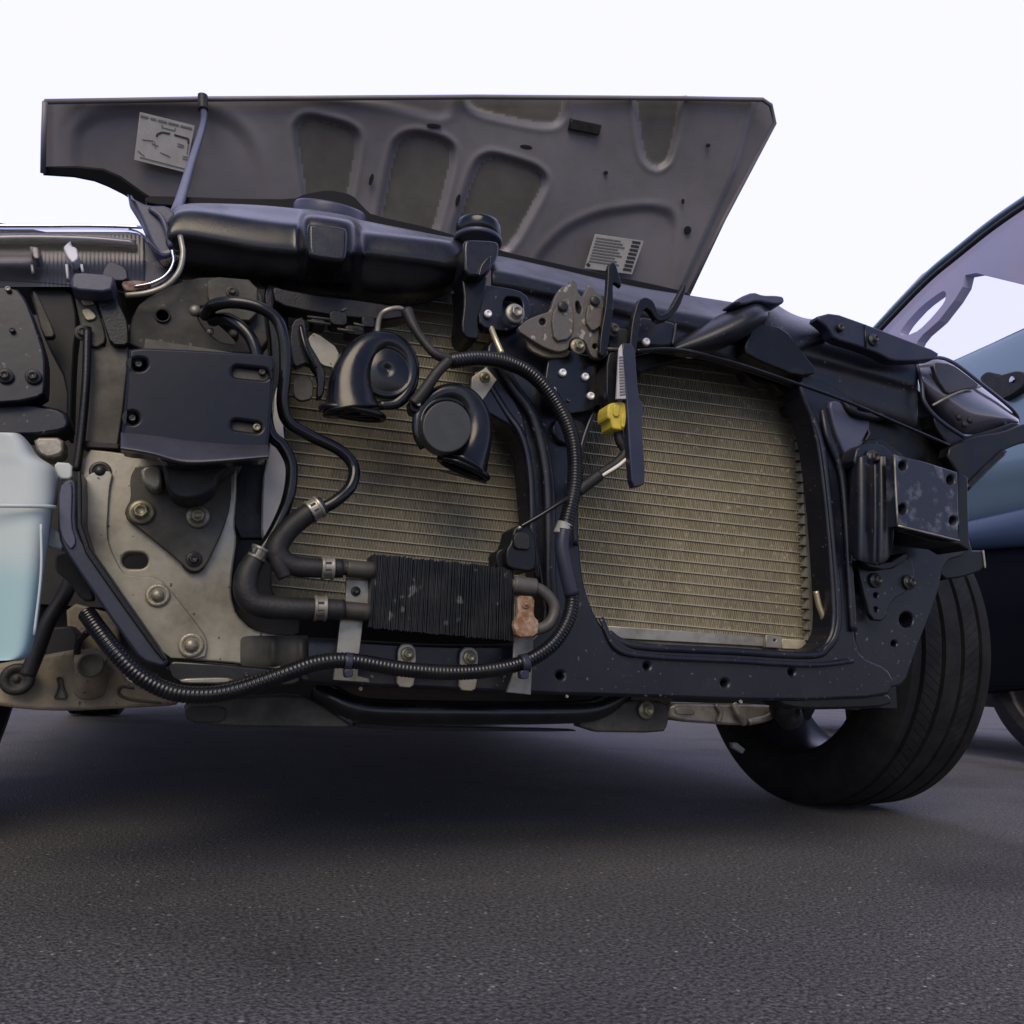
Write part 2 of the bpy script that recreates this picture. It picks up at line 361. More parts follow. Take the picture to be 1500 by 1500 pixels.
ME_RIVET = lathe_me('rivet', [(1, 0), (1, .12), (.9, .2), (.66, .22), (.62, .12), (.56, .12), (.5, .5), (.36, .68), (.15, .76), (.03, .78)], 20)
ME_SCREW = lathe_me('screw', [(1, 0), (1, .7), (.85, 1.0), (.55, 1.1), (.45, .9), (.05, .88)], 14)
_bm = {}
def fast(me, name, px, py, Y, rpx, mat, parent, tilt=(0, 0), rot=None, **kw):
    key = (me.name, mat.name)
    if key not in _bm:
        c = me.copy(); c.name = name; c.materials.append(mat); c.polygons.foreach_set('use_smooth', [len(p.vertices) == 4 for p in c.polygons]); _bm[key] = c
    o = put(name, _bm[key], None, parent, **kw)
    s = rpx * mpp(px, py, Y); o.location = P(px, py, Y); o.scale = (s, s, s)
    o.rotation_euler = (tilt[0], random.uniform(0, 1), tilt[1]) if rot is None else rot
    return o
def bolt(px, py, Y, r, parent, mat=None, **kw): return fast(ME_BOLT, 'bolt', px, py, Y, r, mat or m_bolt, parent, **kw)
def rivet(px, py, Y, r, parent, mat=None, **kw): return fast(ME_RIVET, 'rivet', px, py, Y, r, mat or m_grey, parent, **kw)
def screw(px, py, Y, r, parent, mat=None, **kw): return fast(ME_SCREW, 'screw', px, py, Y, r, mat or m_white, parent, **kw)
def disc(name, px, py, Y, rpx, prof, mat, parent, rot=(0, 0, 0), **kw):
    s = rpx * mpp(px, py, Y); me = lathe_me(name, [(a * s, b_ * s) for a, b_ in prof], 32)
    o = put(name, me, mat, parent, smooth=True, **kw); o.location = P(px, py, Y); o.rotation_euler = rot
    return o
def boxm(name, x0, x1, y0, y1, z0, z1, mat, parent, **kw):
    V = [(x, y, z) for x in (x0, x1) for y in (y0, y1) for z in (z0, z1)]
    return put(name, fixn(mesh(name, V, [(0, 1, 3, 2), (4, 6, 7, 5), (0, 4, 5, 1), (2, 3, 7, 6), (0, 2, 6, 4), (1, 5, 7, 3)])), mat, parent, **kw)

# ------------------------------------------------------------------ the ground
g = put('ground', mesh('ground', [(-900, -900, 0), (900, -900, 0), (900, 900, 0), (-900, 900, 0)], [(0, 1, 2, 3)]), m_asph, None)
g['kind'] = 'structure'

pv = []; pf = []
for i in range(2600):
    rr = random.uniform(.55, 3.2) ** 1.0; aa_ = R(random.uniform(-18, 62)); x, y = rr * math.sin(aa_), rr * math.cos(aa_); q = random.choice([.0008, .001, .0012, .0014, .0018, .0026]); k = len(pv)
    for (dx, dy, dz) in [(1, .2, .1), (.1, 1, .15), (-1, .1, .1), (0, -1, .1), (.15, .1, .8)]: pv.append((x + dx * q * random.uniform(.6, 1.2), y + dy * q * random.uniform(.6, 1.2), dz * q))
    pf += [(k, k + 1, k + 4), (k + 1, k + 2, k + 4), (k + 2, k + 3, k + 4), (k + 3, k, k + 4)]
pb = put('loose_grit', mesh('loose_grit', pv, pf), M('grit', (.17, .16, .155), .8, col2=(.07, .066, .064), ns=40), None)
pb['kind'] = 'stuff'; pb['label'] = 'loose pale grit scattered over the asphalt'; pb['category'] = 'grit'

# ================================================================== THE CAR WITH ITS FRONT TAKEN OFF
car = empty('parked_car', (0.5, 1.2, 0), 'dark car with open hood and its front bumper and grille taken off', 'car')

# ---- body behind the front (engine bay wall, floor, flanks)
boxm('firewall', -.46, 1.40, 1.30, 1.34, .34, .90, m_dark, car)
boxm('floor_pan', -.44, 1.46, 1.36, 5.5, .275, .62, m_dark, car)
boxm('fender', 1.50, 1.55, 1.40, 2.2, .70, .80, m_frame, car)
boxm('fender', -.60, -.55, 1.10, 2.2, .60, .78, m_frame, car)
boxm('door', 1.48, 1.54, 2.05, 4.0, .26, .80, m_frame, car)
boxm('door', -.58, -.52, 2.05, 4.0, .26, .80, m_frame, car)

boxm('subframe', -.12, 1.22, 1.20, 1.50, .232, .36, m_dark, car)

# cab behind the engine bay
def prism(name, prof, x0, x1, mat, parent, tuck=0., **kw):   # side profile (Y, Z) swept across the car, tucked in towards the roof
    zt = max(p[1] for p in prof); zb = min(p[1] for p in prof); n = len(prof)
    V = [(x + (tuck if x == x0 else -tuck) * (z - zb) / (zt - zb), y, z) for x in (x0, x1) for y, z in prof]
    Fc = [tuple(range(n)), tuple(range(n, 2 * n))[::-1]] + [(i, (i + 1) % n, n + (i + 1) % n, n + i) for i in range(n)]
    return put(name, fixn(mesh(name, V, Fc)), mat, parent, **kw)
prism('cab', [(2.15, .80), (2.2, 1.0), (2.85, 1.52), (4.3, 1.55), (4.9, 1.0), (4.9, .5), (2.15, .5)], -.55, 1.53, m_frame, car, .14)
prism('windshield', [(2.235, 1.045), (2.83, 1.515), (2.82, 1.53), (2.215, 1.05)], -.36, 1.34, m_gloss, car, .05)

# ---- hood
def interp(x, pts):
    return float(np.interp(x, [p[0] for p in pts], [p[1] for p in pts]))
TOP = [(66, 147), (300, 143), (700, 140), (1000, 142), (1118, 144), (1130, 152), (1137, 180)]
BOT = [(62, 255), (80, 256), (110, 258), (140, 264), (160, 272), (180, 283), (205, 296), (222, 330), (240, 505), (960, 575), (985, 490), (1008, 432), (1060, 322), (1137, 181)]
REC = [  # recessed panels pressed into the inner skin: outline, depth, softness
    ([(430, 190), (440, 174), (455, 170), (505, 182), (522, 192), (527, 208), (505, 330), (452, 330)], .014, 8),
    ([(575, 214), (590, 198), (612, 194), (650, 204), (664, 216), (664, 240), (630, 370), (545, 370)], .014, 8),
    ([(692, 250), (704, 232), (722, 226), (782, 244), (798, 258), (798, 276), (740, 380), (650, 380)], .014, 8),
    ([(680, 120), (684, 152), (704, 166), (790, 184), (815, 183), (826, 168), (824, 120)], .012, 8),
    ([(926, 120), (932, 168), (940, 226), (952, 243), (966, 246), (980, 236), (990, 200), (1002, 120)], .014, 7),
    ([(775, 420), (790, 375), (830, 335), (880, 313), (950, 304), (982, 312), (988, 335), (975, 470), (775, 440)], .010, 9),
    ([(120, 290), (110, 240), (115, 190), (150, 166), (290, 160), (350, 188), (375, 230), (392, 330)], .008, 16),
    ([(300, 120), (420, 130), (560, 150), (660, 176), (660, 120)], .006, 10),
]
def sdist(X, Yv, poly):
    d = np.full(X.shape, 1e9); ins = np.zeros(X.shape, bool); n = len(poly)
    for i in range(n):
        ax, ay = poly[i]; bx, by = poly[(i + 1) % n]
        ex, ey = bx - ax, by - ay; wx, wy = X - ax, Yv - ay
        t = np.clip((wx * ex + wy * ey) / (ex * ex + ey * ey + 1e-9), 0, 1)
        d = np.minimum(d, np.hypot(wx - ex * t, wy - ey * t))
        c = ((ay > Yv) != (by > Yv)) & (X < (bx - ax) * (Yv - ay) / (by - ay + 1e-12) + ax); ins ^= c
    return np.where(ins, -d, d)
def hood_mesh():
    xs = np.concatenate([np.linspace(63, 1128, 300), np.linspace(1130, 1136.5, 5)]); nr = 110
    GX = np.zeros((len(xs), nr)); GY = np.zeros((len(xs), nr))
    for i, x in enumerate(xs):
        GX[i] = x; GY[i] = np.linspace(interp(x, TOP), interp(x, BOT), nr)
    Hh = np.zeros(GX.shape); RM = np.zeros(GX.shape, bool)
    for poly, dep, soft in [(q[0], q[1], q[2] * .68) for q in REC]:
        d = sdist(GX, GY, rnd(poly, 2)); t = np.clip((d + soft) / (2 * soft), 0, 1); s = 1 - t * t * (3 - 2 * t)
        Hh -= dep * s
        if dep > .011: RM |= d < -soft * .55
        Hh += dep * .2 * np.exp(-((d - soft * 1.3) / (soft * .7)) ** 2)      # raised lip round each panel
    # folded hem along the right edge stands lower than the inner skin
    ex = np.array([[interp(y, [(150, 1100), (180, 1092), (250, 1072), (320, 1040), (410, 1000), (500, 960)]) for y in r] for r in GY])
    t = np.clip((GX - ex) / 9, 0, 1); Hh -= .018 * t * t * (3 - 2 * t) * (GX > 900)
    t = np.clip((118 - GX) / 40, 0, 1); Hh -= .02 * t * t
    # broad pressed swellings
    Hh += .006 * np.sin(GX / 70.) * np.sin(GY / 55.)
    V = [Hp(GX[i, j], GY[i, j], Hh[i, j]) for i in range(len(xs)) for j in range(nr)]
    Fc = [(i * nr + j, i * nr + j + 1, (i + 1) * nr + j + 1, (i + 1) * nr + j) for i in range(len(xs) - 1) for j in range(nr - 1)]
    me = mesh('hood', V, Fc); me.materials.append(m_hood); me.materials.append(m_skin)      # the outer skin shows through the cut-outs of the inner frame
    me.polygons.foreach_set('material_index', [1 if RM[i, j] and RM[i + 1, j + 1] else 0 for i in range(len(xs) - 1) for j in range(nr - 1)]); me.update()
    return me
hood = put('hood', hood_mesh(), m_hood, car, smooth=True, label='silver grey underside of the raised hood')
sd = hood.modifiers.new('solid', 'SOLIDIFY'); sd.thickness = .02; sd.offset = 1 if hood.data.polygons[0].normal.dot(HN) < 0 else -1
for (x, y, w, h, a) in [(636, 184, 11, 3, .12), (771, 215, 9, 3, .15), (544, 263, 3, 9, .25), (671, 293, 3, 9, .25), (888, 253, 3, 3, 0), (1008, 337, 5, 6, 0), (1038, 213, 3, 3, 0), (1001, 295, 2, 4, 0)]:
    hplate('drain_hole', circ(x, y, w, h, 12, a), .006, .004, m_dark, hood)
hplate('rubber_bumper', [(838, 173), (882, 183), (878, 198), (834, 189)], .014, .03, m_rubber, hood, b=2)
seal = hplate('edge_seal', [(62, 244), (110, 243), (150, 247), (175, 258), (192, 270), (210, 283), (222, 290), (225, 305), (200, 297), (180, 285), (158, 274), (138, 266), (108, 260), (63, 257)], .012, .02, m_seal, hood, b=3)
sweep('folded_hem', [Hp(x, y, .016) for x, y in [(66, 149), (64, 200), (63, 254)]], .0055, m_hood, hood, 10)
sweep('folded_hem', [Hp(x, y, .012) for x, y in [(66, 149), (300, 145), (700, 142), (1000, 144), (1117, 146), (1129, 154), (1135, 180), (1060, 322), (1009, 430)]], .0055, m_hood, hood, 10)
# stickers
s1 = hplate('sticker', [(205, 164), (285, 184), (272, 253), (196, 234)], .012, .0015, m_label, hood)
def bar(p0, p1, w, off, m, par, name='print_line'):
    a = math.atan2(p1[1] - p0[1], p1[0] - p0[0]) + math.pi / 2; dx, dy = math.cos(a) * w / 2, math.sin(a) * w / 2
    return hplate(name, [(p0[0] - dx, p0[1] - dy), (p1[0] - dx, p1[1] - dy), (p1[0] + dx, p1[1] + dy), (p0[0] + dx, p0[1] + dy)], off, .0006, m, par, b=.1)
def q1(u, v): return (205 + 80 * u - 9 * v, 164 + 20 * u + 69.5 * v)
dl = [(.02, .16), (.2, .3), (.34, .5), (.53, .72), (.75, .96)]
for a, b_ in dl: bar(q1(a, .075), q1(b_, .075), 3, .0132, m_inkg, s1)
for pa, pb in [((.35, .42), (.36, .36)), ((.36, .36), (.44, .30)), ((.44, .30), (.58, .29)), ((.66, .29), (.92, .30)), ((.92, .30), (.93, .40))]: bar(q1(*pa), q1(*pb), 2.6, .0132, m_ink, s1)
for pa, pb in [((.42, .2), (.66, .2)), ((.42, .2), (.42, .14)), ((.66, .2), (.66, .14)), ((.1, .55), (.3, .52)), ((.32, .52), (.36, .66)), ((.28, .58), (.4, .6)), ((.45, .72), (.64, .76)), ((.74, .5), (.86, .5)), ((.74, .45), (.86, .46)), ((.86, .68), (.97, .68)), ((.86, .73), (.97, .73)), ((.05, .8), (.18, .88)), ((.1, .92), (.95, .93)), ((.93, .42), (.93, .62))]:
    bar(q1(*pa), q1(*pb), 1.3, .0132, m_inkg, s1)
s2 = hplate('sticker', [(872, 343), (943, 353), (926, 402), (856, 393)], .012, .0015, m_label, hood)
def q2(u, v): return (872 + 71 * u - 16.5 * v, 343 + 10 * u + 49.5 * v)
for k in range(9): bar(q2(.05, .10 + .085 * k), q2(.55 + .12 * ((k * 7) % 3) / 2, .10 + .085 * k), 2.0, .0132, m_inkg, s2)
for k in range(8): bar(q2(.78, .07 + .115 * k), q2(.95, .07 + .115 * k), 3.6, .0132, m_ink, s2)
bar(q2(.03, .86), q2(.10, .92), 4, .0132, m_ink, s2)
# prop rod
def pr(px, py, k):                      # between the support (Y 1.04) and the hood
    return (px, py, k)
hy = Hp(297, 150).y
rod = tube('prop_rod', [(296, 149, hy - .02), (297, 154, hy - .02), (299, 172, hy - .04), (294, 196, hy - .12), (280, 240, 1.42), (262, 300, 1.10), (250, 328, 1.06)], 5.2, m_lblue, car)
tube('rod_collar', [(297, 140, hy - .025), (297, 150, hy - .025), (297.5, 161, hy - .027)], 7.2, m_rubber, rod)

# ---- upper tie bar: seal, moulded cover, painted beam
YS = (1.062, 1.012, .988, 1.0, 1.07)
cc = [(248, 332, 338, 352, 374, 388, .01), (250, 322, 330, 350, 382, 398, 0), (256, 309, 320, 346, 390, 403, 0), (268, 303, 313, 346, 396, 407, 0), (300, 301, 314, 351, 401, 410, 0), (380, 303, 328, 366, 409, 420, 0), (430, 308, 333, 370, 415, 426, 0),
      (440, 309, 333, 370, 416, 427, 0), (450, 310, 322, 366, 418, 430, -.028), (458, 312, 321, 367, 419, 431, -.032), (506, 319, 327, 370, 424, 436, -.032), (514, 322, 330, 371, 425, 437, -.028), (526, 325, 344, 373, 428, 439, 0), (540, 328, 346, 374, 430, 441, 0),
      (600, 340, 352, 381, 437, 447, 0), (640, 349, 356, 386, 428, 436, 0), (660, 352, 359, 390, 415, 424, 0), (676, 353, 364, 394, 408, 414, .01)]
def firm(c, ys, off=0):                 # back, front edge (doubled), lower edge of the face (doubled), bottom, underside
    e, h = c[2], c[3]
    return [(c[0], c[1], ys[0]), (c[0], c[1] * .3 + e * .7, ys[0] * .3 + ys[1] * .7 + off * .6), (c[0], e, ys[1] - .012 + off), (c[0], e + 5, ys[1] - .018 + off), (c[0], h - 7, ys[2] + off), (c[0], h, ys[2] + off + .002), (c[0], h + 6, ys[2] + off + .010), (c[0], c[4], ys[3] + off * .5 + .015), (c[0], c[5], ys[4])]
cov = grid('radiator_cover', [firm(c, YS, c[6]) for c in cc], m_cover, car, sub=2, thick=.006)
plate('cover_boss', [(453, 325), (506, 331), (510, 340), (509, 372), (504, 384), (456, 378), (451, 368), (450, 332)], .938, .07, m_cover, cov, b=6)
plate('cover_boss', [(679, 356), (684, 350), (726, 352), (732, 358), (730, 376), (716, 399), (708, 405), (680, 403)], .955, .06, m_cover, cov, b=4)
plate('boss_tab', [(712, 378), (721, 372), (718, 392), (706, 404), (700, 404), (704, 388)], .948, .012, m_gloss, cov, b=2)
plate('cover_bracket', [(676, 404), (716, 399), (709, 438), (700, 468), (703, 497), (683, 496), (675, 482), (680, 440)], .975, .05, m_black, car, b=3)
cs = 33 * mpp(700, 335, 1.03)
cap = put('filler_cap', lathe_me('filler_cap', [(a * cs, b_ * cs) for a, b_ in [(.92, 0), (.95, .12), (1, .16), (1.02, .6), (.98, .76), (.85, .84), (.3, .86), (.02, .86)]], 32), m_gloss, car, smooth=True); cap.location = P(700, 353, 1.03); cap.rotation_euler = (R(-90), 0, 0)
ring = put('cap_ring', lathe_me('cap_ring', [(a * cs, b_ * cs) for a, b_ in [(.96, -.12), (1.06, -.1), (1.08, .05), (1.0, .12), (.93, .12)]], 32), m_lblue, cap, smooth=True)
cs2 = 52 * mpp(485, 305, 1.16)
ic = put('intake_collar', lathe_me('intake_collar', [(a * cs2, b_ * cs2) for a, b_ in [(1, -.6), (1, .25), (.96, .32), (.8, .34)]], 36), m_lblue, car, smooth=True); ic.location = P(482, 322, 1.17); ic.rotation_euler = (R(-70), 0, 0)
tube('intake_seal', [(432, 304, 1.20), (446, 293, 1.20), (470, 287, 1.20), (500, 288, 1.20), (522, 300, 1.20), (534, 318, 1.20)], 6, m_rubber, ic)
plate('weatherstrip', [(212, 286), (260, 287), (340, 290), (430, 291), (446, 283), (482, 277), (516, 284), (534, 304), (545, 314), (640, 335), (730, 366), (860, 395), (950, 414), (1012, 428), (1012, 442), (900, 420), (700, 370), (520, 330), (300, 304), (215, 300)], 1.20, .03, m_seal, car, b=2)
YB = (1.062, 1.017, .998, .992, 1.02)
bb = [(718, 374, 397, 419, 470, 495), (735, 377, 398, 419, 470, 495), (800, 391, 412, 432, 482, 505), (900, 415, 438, 457, 492, 512), (950, 425, 449, 468, 500, 516), (1000, 432, 458, 478, 506, 522), (1030, 437, 464, 486, 512, 526), (1080, 444, 474, 500, 528, 540),
      (1130, 456, 486, 512, 545, 556), (1180, 468, 494, 524, 566, 576), (1240, 486, 506, 540, 590, 598), (1310, 512, 524, 560, 612, 620), (1345, 524, 534, 570, 622, 630)]
beam = grid('upper_beam', [firm(c, YB) for c in bb], m_frame, car, sub=2, thick=.004)
plate('beam_face', [(702, 425), (712, 416), (760, 424), (776, 436), (778, 470), (748, 486), (712, 482), (700, 470)], .978, .015, m_frame, car, holes=[rnd([(737, 434), (762, 436), (766, 446), (764, 476), (737, 474)], 2)], b=2.5)
plate('beam_face', [(930, 462), (985, 470), (992, 478), (988, 506), (960, 508), (925, 500)], .98, .012, m_frame, car, b=4)
tube('face_edge', [(990, 474, .979), (988, 488, .978), (985, 504, .979)], 1.6, m_lblue, car)

# ---- core support: brace, sill and right hand frame in one pressing
FR = [(716, 492), (760, 476), (800, 486), (890, 500), (930, 515), (893, 565), (876, 600), (862, 640), (851, 700), (848, 780), (855, 850), (866, 888), (882, 917), (906, 936), (950, 944), (1070, 950), (1185, 956), (1208, 946), (1219, 925), (1221, 890),
      (1212, 760), (1200, 660), (1190, 615), (1172, 572), (1172, 545), (1215, 560), (1258, 590), (1262, 640), (1247, 690), (1248, 800), (1252, 930), (1262, 962), (1300, 978), (1312, 1000), (1300, 1022), (1140, 1028), (960, 1022), (780, 1017), (600, 1008), (440, 1003), (432, 985), (436, 934), (500, 936),
      (640, 944), (756, 944), (786, 930), (797, 900), (790, 850), (780, 790), (774, 720), (768, 660), (752, 628), (720, 598), (706, 560)]
fr = plate('core_support', FR, .995, .045, m_frame, car, holes=[circ(821, 990, 5), circ(948, 976, 4), circ(1062, 1001, 5), circ(1160, 985, 4)], b=5)
tube('edge_bead', [(892, 928, 1.0), (910, 940, .998), (950, 948, .995), (1070, 954, .995), (1186, 960, .995), (1213, 948, .995), (1226, 925, .995), (1228, 880, .995), (1218, 760, .995), (1206, 660, .995), (1192, 610, .998)], 5.5, m_frame, fr, flat=(Vector((0, 1, 0)), .6))
tube('edge_bead', [(1250, 925, .992), (1246, 860, .99), (1240, 760, .99), (1232, 690, .99), (1213, 640, .99), (1205, 600, .995)], 6, m_frame, fr, flat=(Vector((0, 1, 0)), .7))
tube('edge_bead', [(880, 905, .995), (905, 950, .99), (960, 962, .99), (1080, 968, .99), (1190, 974, .99), (1250, 968, .992)], 4, m_frame, fr, flat=(Vector((0, 1, 0)), .5))
tube('brace_rib', [(727, 520, .985), (752, 566, .985), (782, 610, .985), (800, 680, .985), (806, 760, .985), (806, 850, .985), (812, 900, .99)], 9, m_frame, fr, flat=(Vector((0, 1, 0)), .6))
tube('brace_rib', [(706, 545, .99), (740, 600, .99), (766, 640, .985), (778, 700, .985), (781, 790, .985), (788, 850, .99)], 5, m_frame, fr, flat=(Vector((0, 1, 0)), .6))
tube('brace_rib', [(893, 562, .99), (870, 604, .985), (851, 660, .985), (842, 720, .985), (843, 800, .985)], 4, m_frame, fr, flat=(Vector((0, 1, 0)), .6))
plate('brace_wing', [(690, 545), (716, 540), (765, 600), (775, 650), (760, 630), (706, 600)], .99, .02, m_frame, car, b=3)
tube('brace_stay', [(717, 475, .985), (727, 500, .97), (735, 518, .965)], 4.5, m_pipeg, car)
sp_ = plate('screw_plate', [(804, 516), (830, 512), (860, 520), (893, 524), (889, 560), (884, 590), (862, 602), (832, 607), (806, 598), (796, 575)], .972, .012, m_gloss, car, b=2)
for (x, y, r) in [(823, 547, 6), (856, 553, 6), (808, 573, 6), (864, 581, 6)]: screw(x, y, .972, r, sp_)
screw(832, 587, .972, 3, sp_, m_boltd)
for (x, y) in [(714, 461), (945, 502)]: screw(x, y, .976, 6, beam)
plate('brace_pad', [(815, 612), (850, 612), (862, 630), (852, 652), (820, 650), (808, 630)], .985, .008, m_frame, fr, b=3)
plate('connector_edge', [(880, 535), (889, 530), (889, 592), (881, 602), (878, 575)], .965, .02, m_black, fr, b=1.5)

# ---- radiator: tubes one by one, fins between them as a mass
YR = 1.085
NROW = 30
rad = None
yL = np.linspace(392, 872, NROW); yR = np.linspace(500, 950, NROW)
xl = lambda y: 400 - (y - 330) * .032
xr = lambda y: 1166 + (y - 470) * .045
core = [P(xl(390), 388, YR + .0024), P(xr(500), 496, YR + .0024), P(xr(950), 954, YR + .0024), P(xl(872), 876, YR + .0024)]
rad = put('radiator', fixn(mesh('radiator', core + [c + Vector((0, .02, 0)) for c in core], [(0, 1, 2, 3), (4, 7, 6, 5), (0, 4, 5, 1), (1, 5, 6, 2), (2, 6, 7, 3), (3, 7, 4, 0)])), m_finb, car, label='dusty khaki radiator core seen through both openings')
ub = fixn(mesh('cooling_tube', [(x, y, z) for x in (0, 1) for y in (-.5, .5) for z in (-.5, .5)], [(0, 1, 3, 2), (4, 6, 7, 5), (0, 4, 5, 1), (2, 3, 7, 6), (0, 2, 6, 4), (1, 5, 7, 3)])); ub.materials.append(m_tube)
FV = []; FF = []
for k in range(NROW):
    a = P(xl(yL[k]), yL[k], YR); b_ = P(xr(yR[k]), yR[k], YR)
    o = put('cooling_tube', ub, None, rad); d = b_ - a
    o.location = a + Vector((0, .0018, 0)); o.scale = (d.length, .0040, .0017); o.rotation_euler = (0, -math.atan2(d.z, d.x), 0)
    if k < NROW - 1:
        c = P(xl(yL[k + 1]), yL[k + 1], YR); e = P(xr(yR[k + 1]), yR[k + 1], YR)
        nz = 400
        for i in range(nz + 1):
            t = i / nz
            up = a.lerp(b_, t); lo = c.lerp(e, t); q = up if i % 2 else lo
            q = q + Vector((random.uniform(-.0006, .0006), 0, 0)); y0 = .0003 + random.uniform(0, .0010); dz = .0008 if i % 2 else -.0011
            FV += [q + Vector((0, y0, dz)), q + Vector((0, .0026, dz)), q + Vector((0, y0 + .0004, -dz * .4)), ]
            if i:
                n_ = len(FV); FF += [(n_ - 6, n_ - 5, n_ - 2, n_ - 3), (n_ - 6, n_ - 4, n_ - 1, n_ - 3)]
put('fins', mesh('fins', FV, FF), m_fin, rad, kind='stuff')
# end tanks and lower rail
plate('end_tank', [(1168, 545), (1181, 546), (1199, 947), (1186, 948)], YR - .012, .04, m_tank, rad, r=0, b=1.5)
for k in range(4, NROW - 1):
    y = yR[k]; plate('tank_tooth', [(xr(y) - 6, y + 3), (xr(y) + 1, y + 4), (xr(y) + 1, y + 6), (xr(y) - 6, y + 5)], YR - .0125, .008, m_boltd, rad, r=0, b=.5)
plate('lower_rail', [(880, 916), (1136, 934), (1136, 948), (884, 934)], YR - .012, .03, m_bright, rad, r=0, b=1)
plate('lower_rail_edge', [(884, 935), (1190, 950), (1190, 960), (890, 946)], YR - .006, .03, m_beige, rad, r=0, b=1)
plate('rail_clip', [(1122, 930), (1146, 932), (1146, 950), (1122, 948)], YR - .02, .012, m_bright, rad, r=0, b=1, holes=[circ(1135, 938, 2)])
plate('end_tank', [(1146, 936), (1190, 938), (1192, 952), (1146, 950)], YR - .01, .03, m_tank, rad, r=0, b=1)
plate('side_strip', [(403, 566), (415, 572), (415, 640), (424, 664), (424, 690), (413, 738), (397, 775), (384, 792), (386, 700), (394, 664), (398, 640)], 1.0, .03, m_cream, car, b=1.5, label='cream strip beside the radiator')
tube('drain_pipe', [(1195, 866, 1.02), (1200, 888, 1.02), (1206, 905, 1.02), (1204, 918, 1.03), (1195, 922, 1.05)], 4.2, m_pipeg, car)
tube('side_hose', [(1198, 600, 1.058), (1204, 640, 1.058), (1213, 720, 1.058), (1218, 800, 1.058), (1220, 900, 1.058)], 6, m_rubber, car)
plate('side_shroud', [(1186, 560), (1210, 560), (1222, 640), (1236, 720), (1240, 900), (1222, 950), (1206, 950), (1202, 760)], 1.075, .03, m_black, car, b=3)
plate('shroud_clip', [(1156, 592), (1176, 580), (1192, 590), (1190, 604), (1166, 606)], 1.03, .03, m_black, car, b=2)
# dark top shroud over the right half of the radiator
plate('top_shroud', [(925, 522), (960, 514), (1060, 532), (1160, 560), (1260, 600), (1250, 620), (1180, 585), (1142, 575), (1132, 562), (1118, 566), (1100, 560), (1085, 540), (1010, 524), (960, 536), (935, 548)], 1.03, .02, m_black, car, b=2)
tube('release_cable', [(930, 514, .97), (990, 512, .965), (1060, 527, .965), (1150, 556, .965), (1240, 588, .965), (1320, 622, .97), (1390, 652, .98)], 2.6, m_gloss, car)

# ---- pressed grey support on the left
plate('support_post', [(128, 506), (188, 508), (186, 545), (180, 600), (172, 655), (120, 652), (126, 580)], .99, .03, m_greyd, car, r=0, b=2)
sup = plate('support_panel', [(122, 656), (175, 662), (240, 676), (346, 682), (347, 720), (343, 770), (347, 790), (340, 840), (338, 872), (346, 900), (368, 922), (400, 930), (440, 932), (440, 985), (390, 978), (330, 970), (238, 966), (180, 880), (120, 792), (117, 740)], .985, .03, m_grey, car,
            holes=[slot(190, 821, 205, 821, 12, 8)], b=3, label='dusty grey pressed support beside the left of the radiator')
plate('reinforcement_plate', [(166, 690), (160, 716), (156, 785), (164, 810), (179, 838), (190, 843), (226, 845), (240, 852), (298, 926), (304, 944), (300, 966), (238, 964), (180, 880), (122, 792), (122, 700), (140, 690)], .979, .004, m_grey, sup, b=1.5)
plate('bracket_foot', [(200, 680), (340, 684), (338, 740), (326, 778), (316, 800), (302, 828), (290, 838), (276, 836), (262, 822), (204, 774), (186, 762), (182, 748), (192, 730), (190, 700)], .973, .006, m_greyd, sup, b=2)
for (x, y, r) in [(207, 750, 18), (290, 757, 17)]: bolt(x, y, .972, r, sup)
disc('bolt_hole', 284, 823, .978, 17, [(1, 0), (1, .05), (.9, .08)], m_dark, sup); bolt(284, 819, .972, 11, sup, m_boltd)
for (x, y, r) in [(231, 872, 17), (280, 945, 18)]: rivet(x, y, .978, r, sup)
rivet(147, 691, .984, 15, sup, m_boltd)
plate('joint_strip', [(118, 644), (174, 650), (174, 658), (118, 655)], .982, .01, m_dark, sup, r=0)
tube('post_edge', [(128, 480, .98), (126, 560, .975), (119, 640, .975), (112, 690, .975)], 6, m_black, sup)
# stamped lower ledge with highlights
grid('support_ledge', [[(x, 931, .985), (x, 940, .981 + dd), (x, 968, .981 + dd), (x, 978, .986)] for x, dd in [(352, .002), (388, .002), (394, 0), (400, -.006), (406, -.002), (412, .001), (432, .001), (438, -.004), (443, -.006), (448, .0), (452, .008)]], m_greyd, car)
grid('support_ledge', [[(x, 933 + (x - 450) * .06, .988), (x, 942 + (x - 450) * .06, .984), (x, 985, .982), (x, 998, .988)] for x in (452, 470, 490, 505)], m_frame, car)
# dark stay along the lower left edge
stay = plate('bumper_stay', [(88, 706), (104, 700), (114, 706), (112, 770), (122, 794), (180, 880), (246, 968), (240, 978), (206, 968), (180, 932), (104, 822), (88, 796), (84, 770)], .94, .045, m_navy, car, b=4)
plate('stay_sheen', [(87, 712), (101, 704), (106, 712), (104, 768), (112, 794), (104, 806), (92, 790), (86, 770)], .937, .004, m_lblue, stay, b=1.5)  # paler piece laid on as the stay's painted blue highlight
plate('stay_lip', [(112, 690), (120, 690), (120, 786), (180, 872), (244, 964), (238, 970), (176, 884), (112, 792)], .935, .05, m_black, car, b=2)
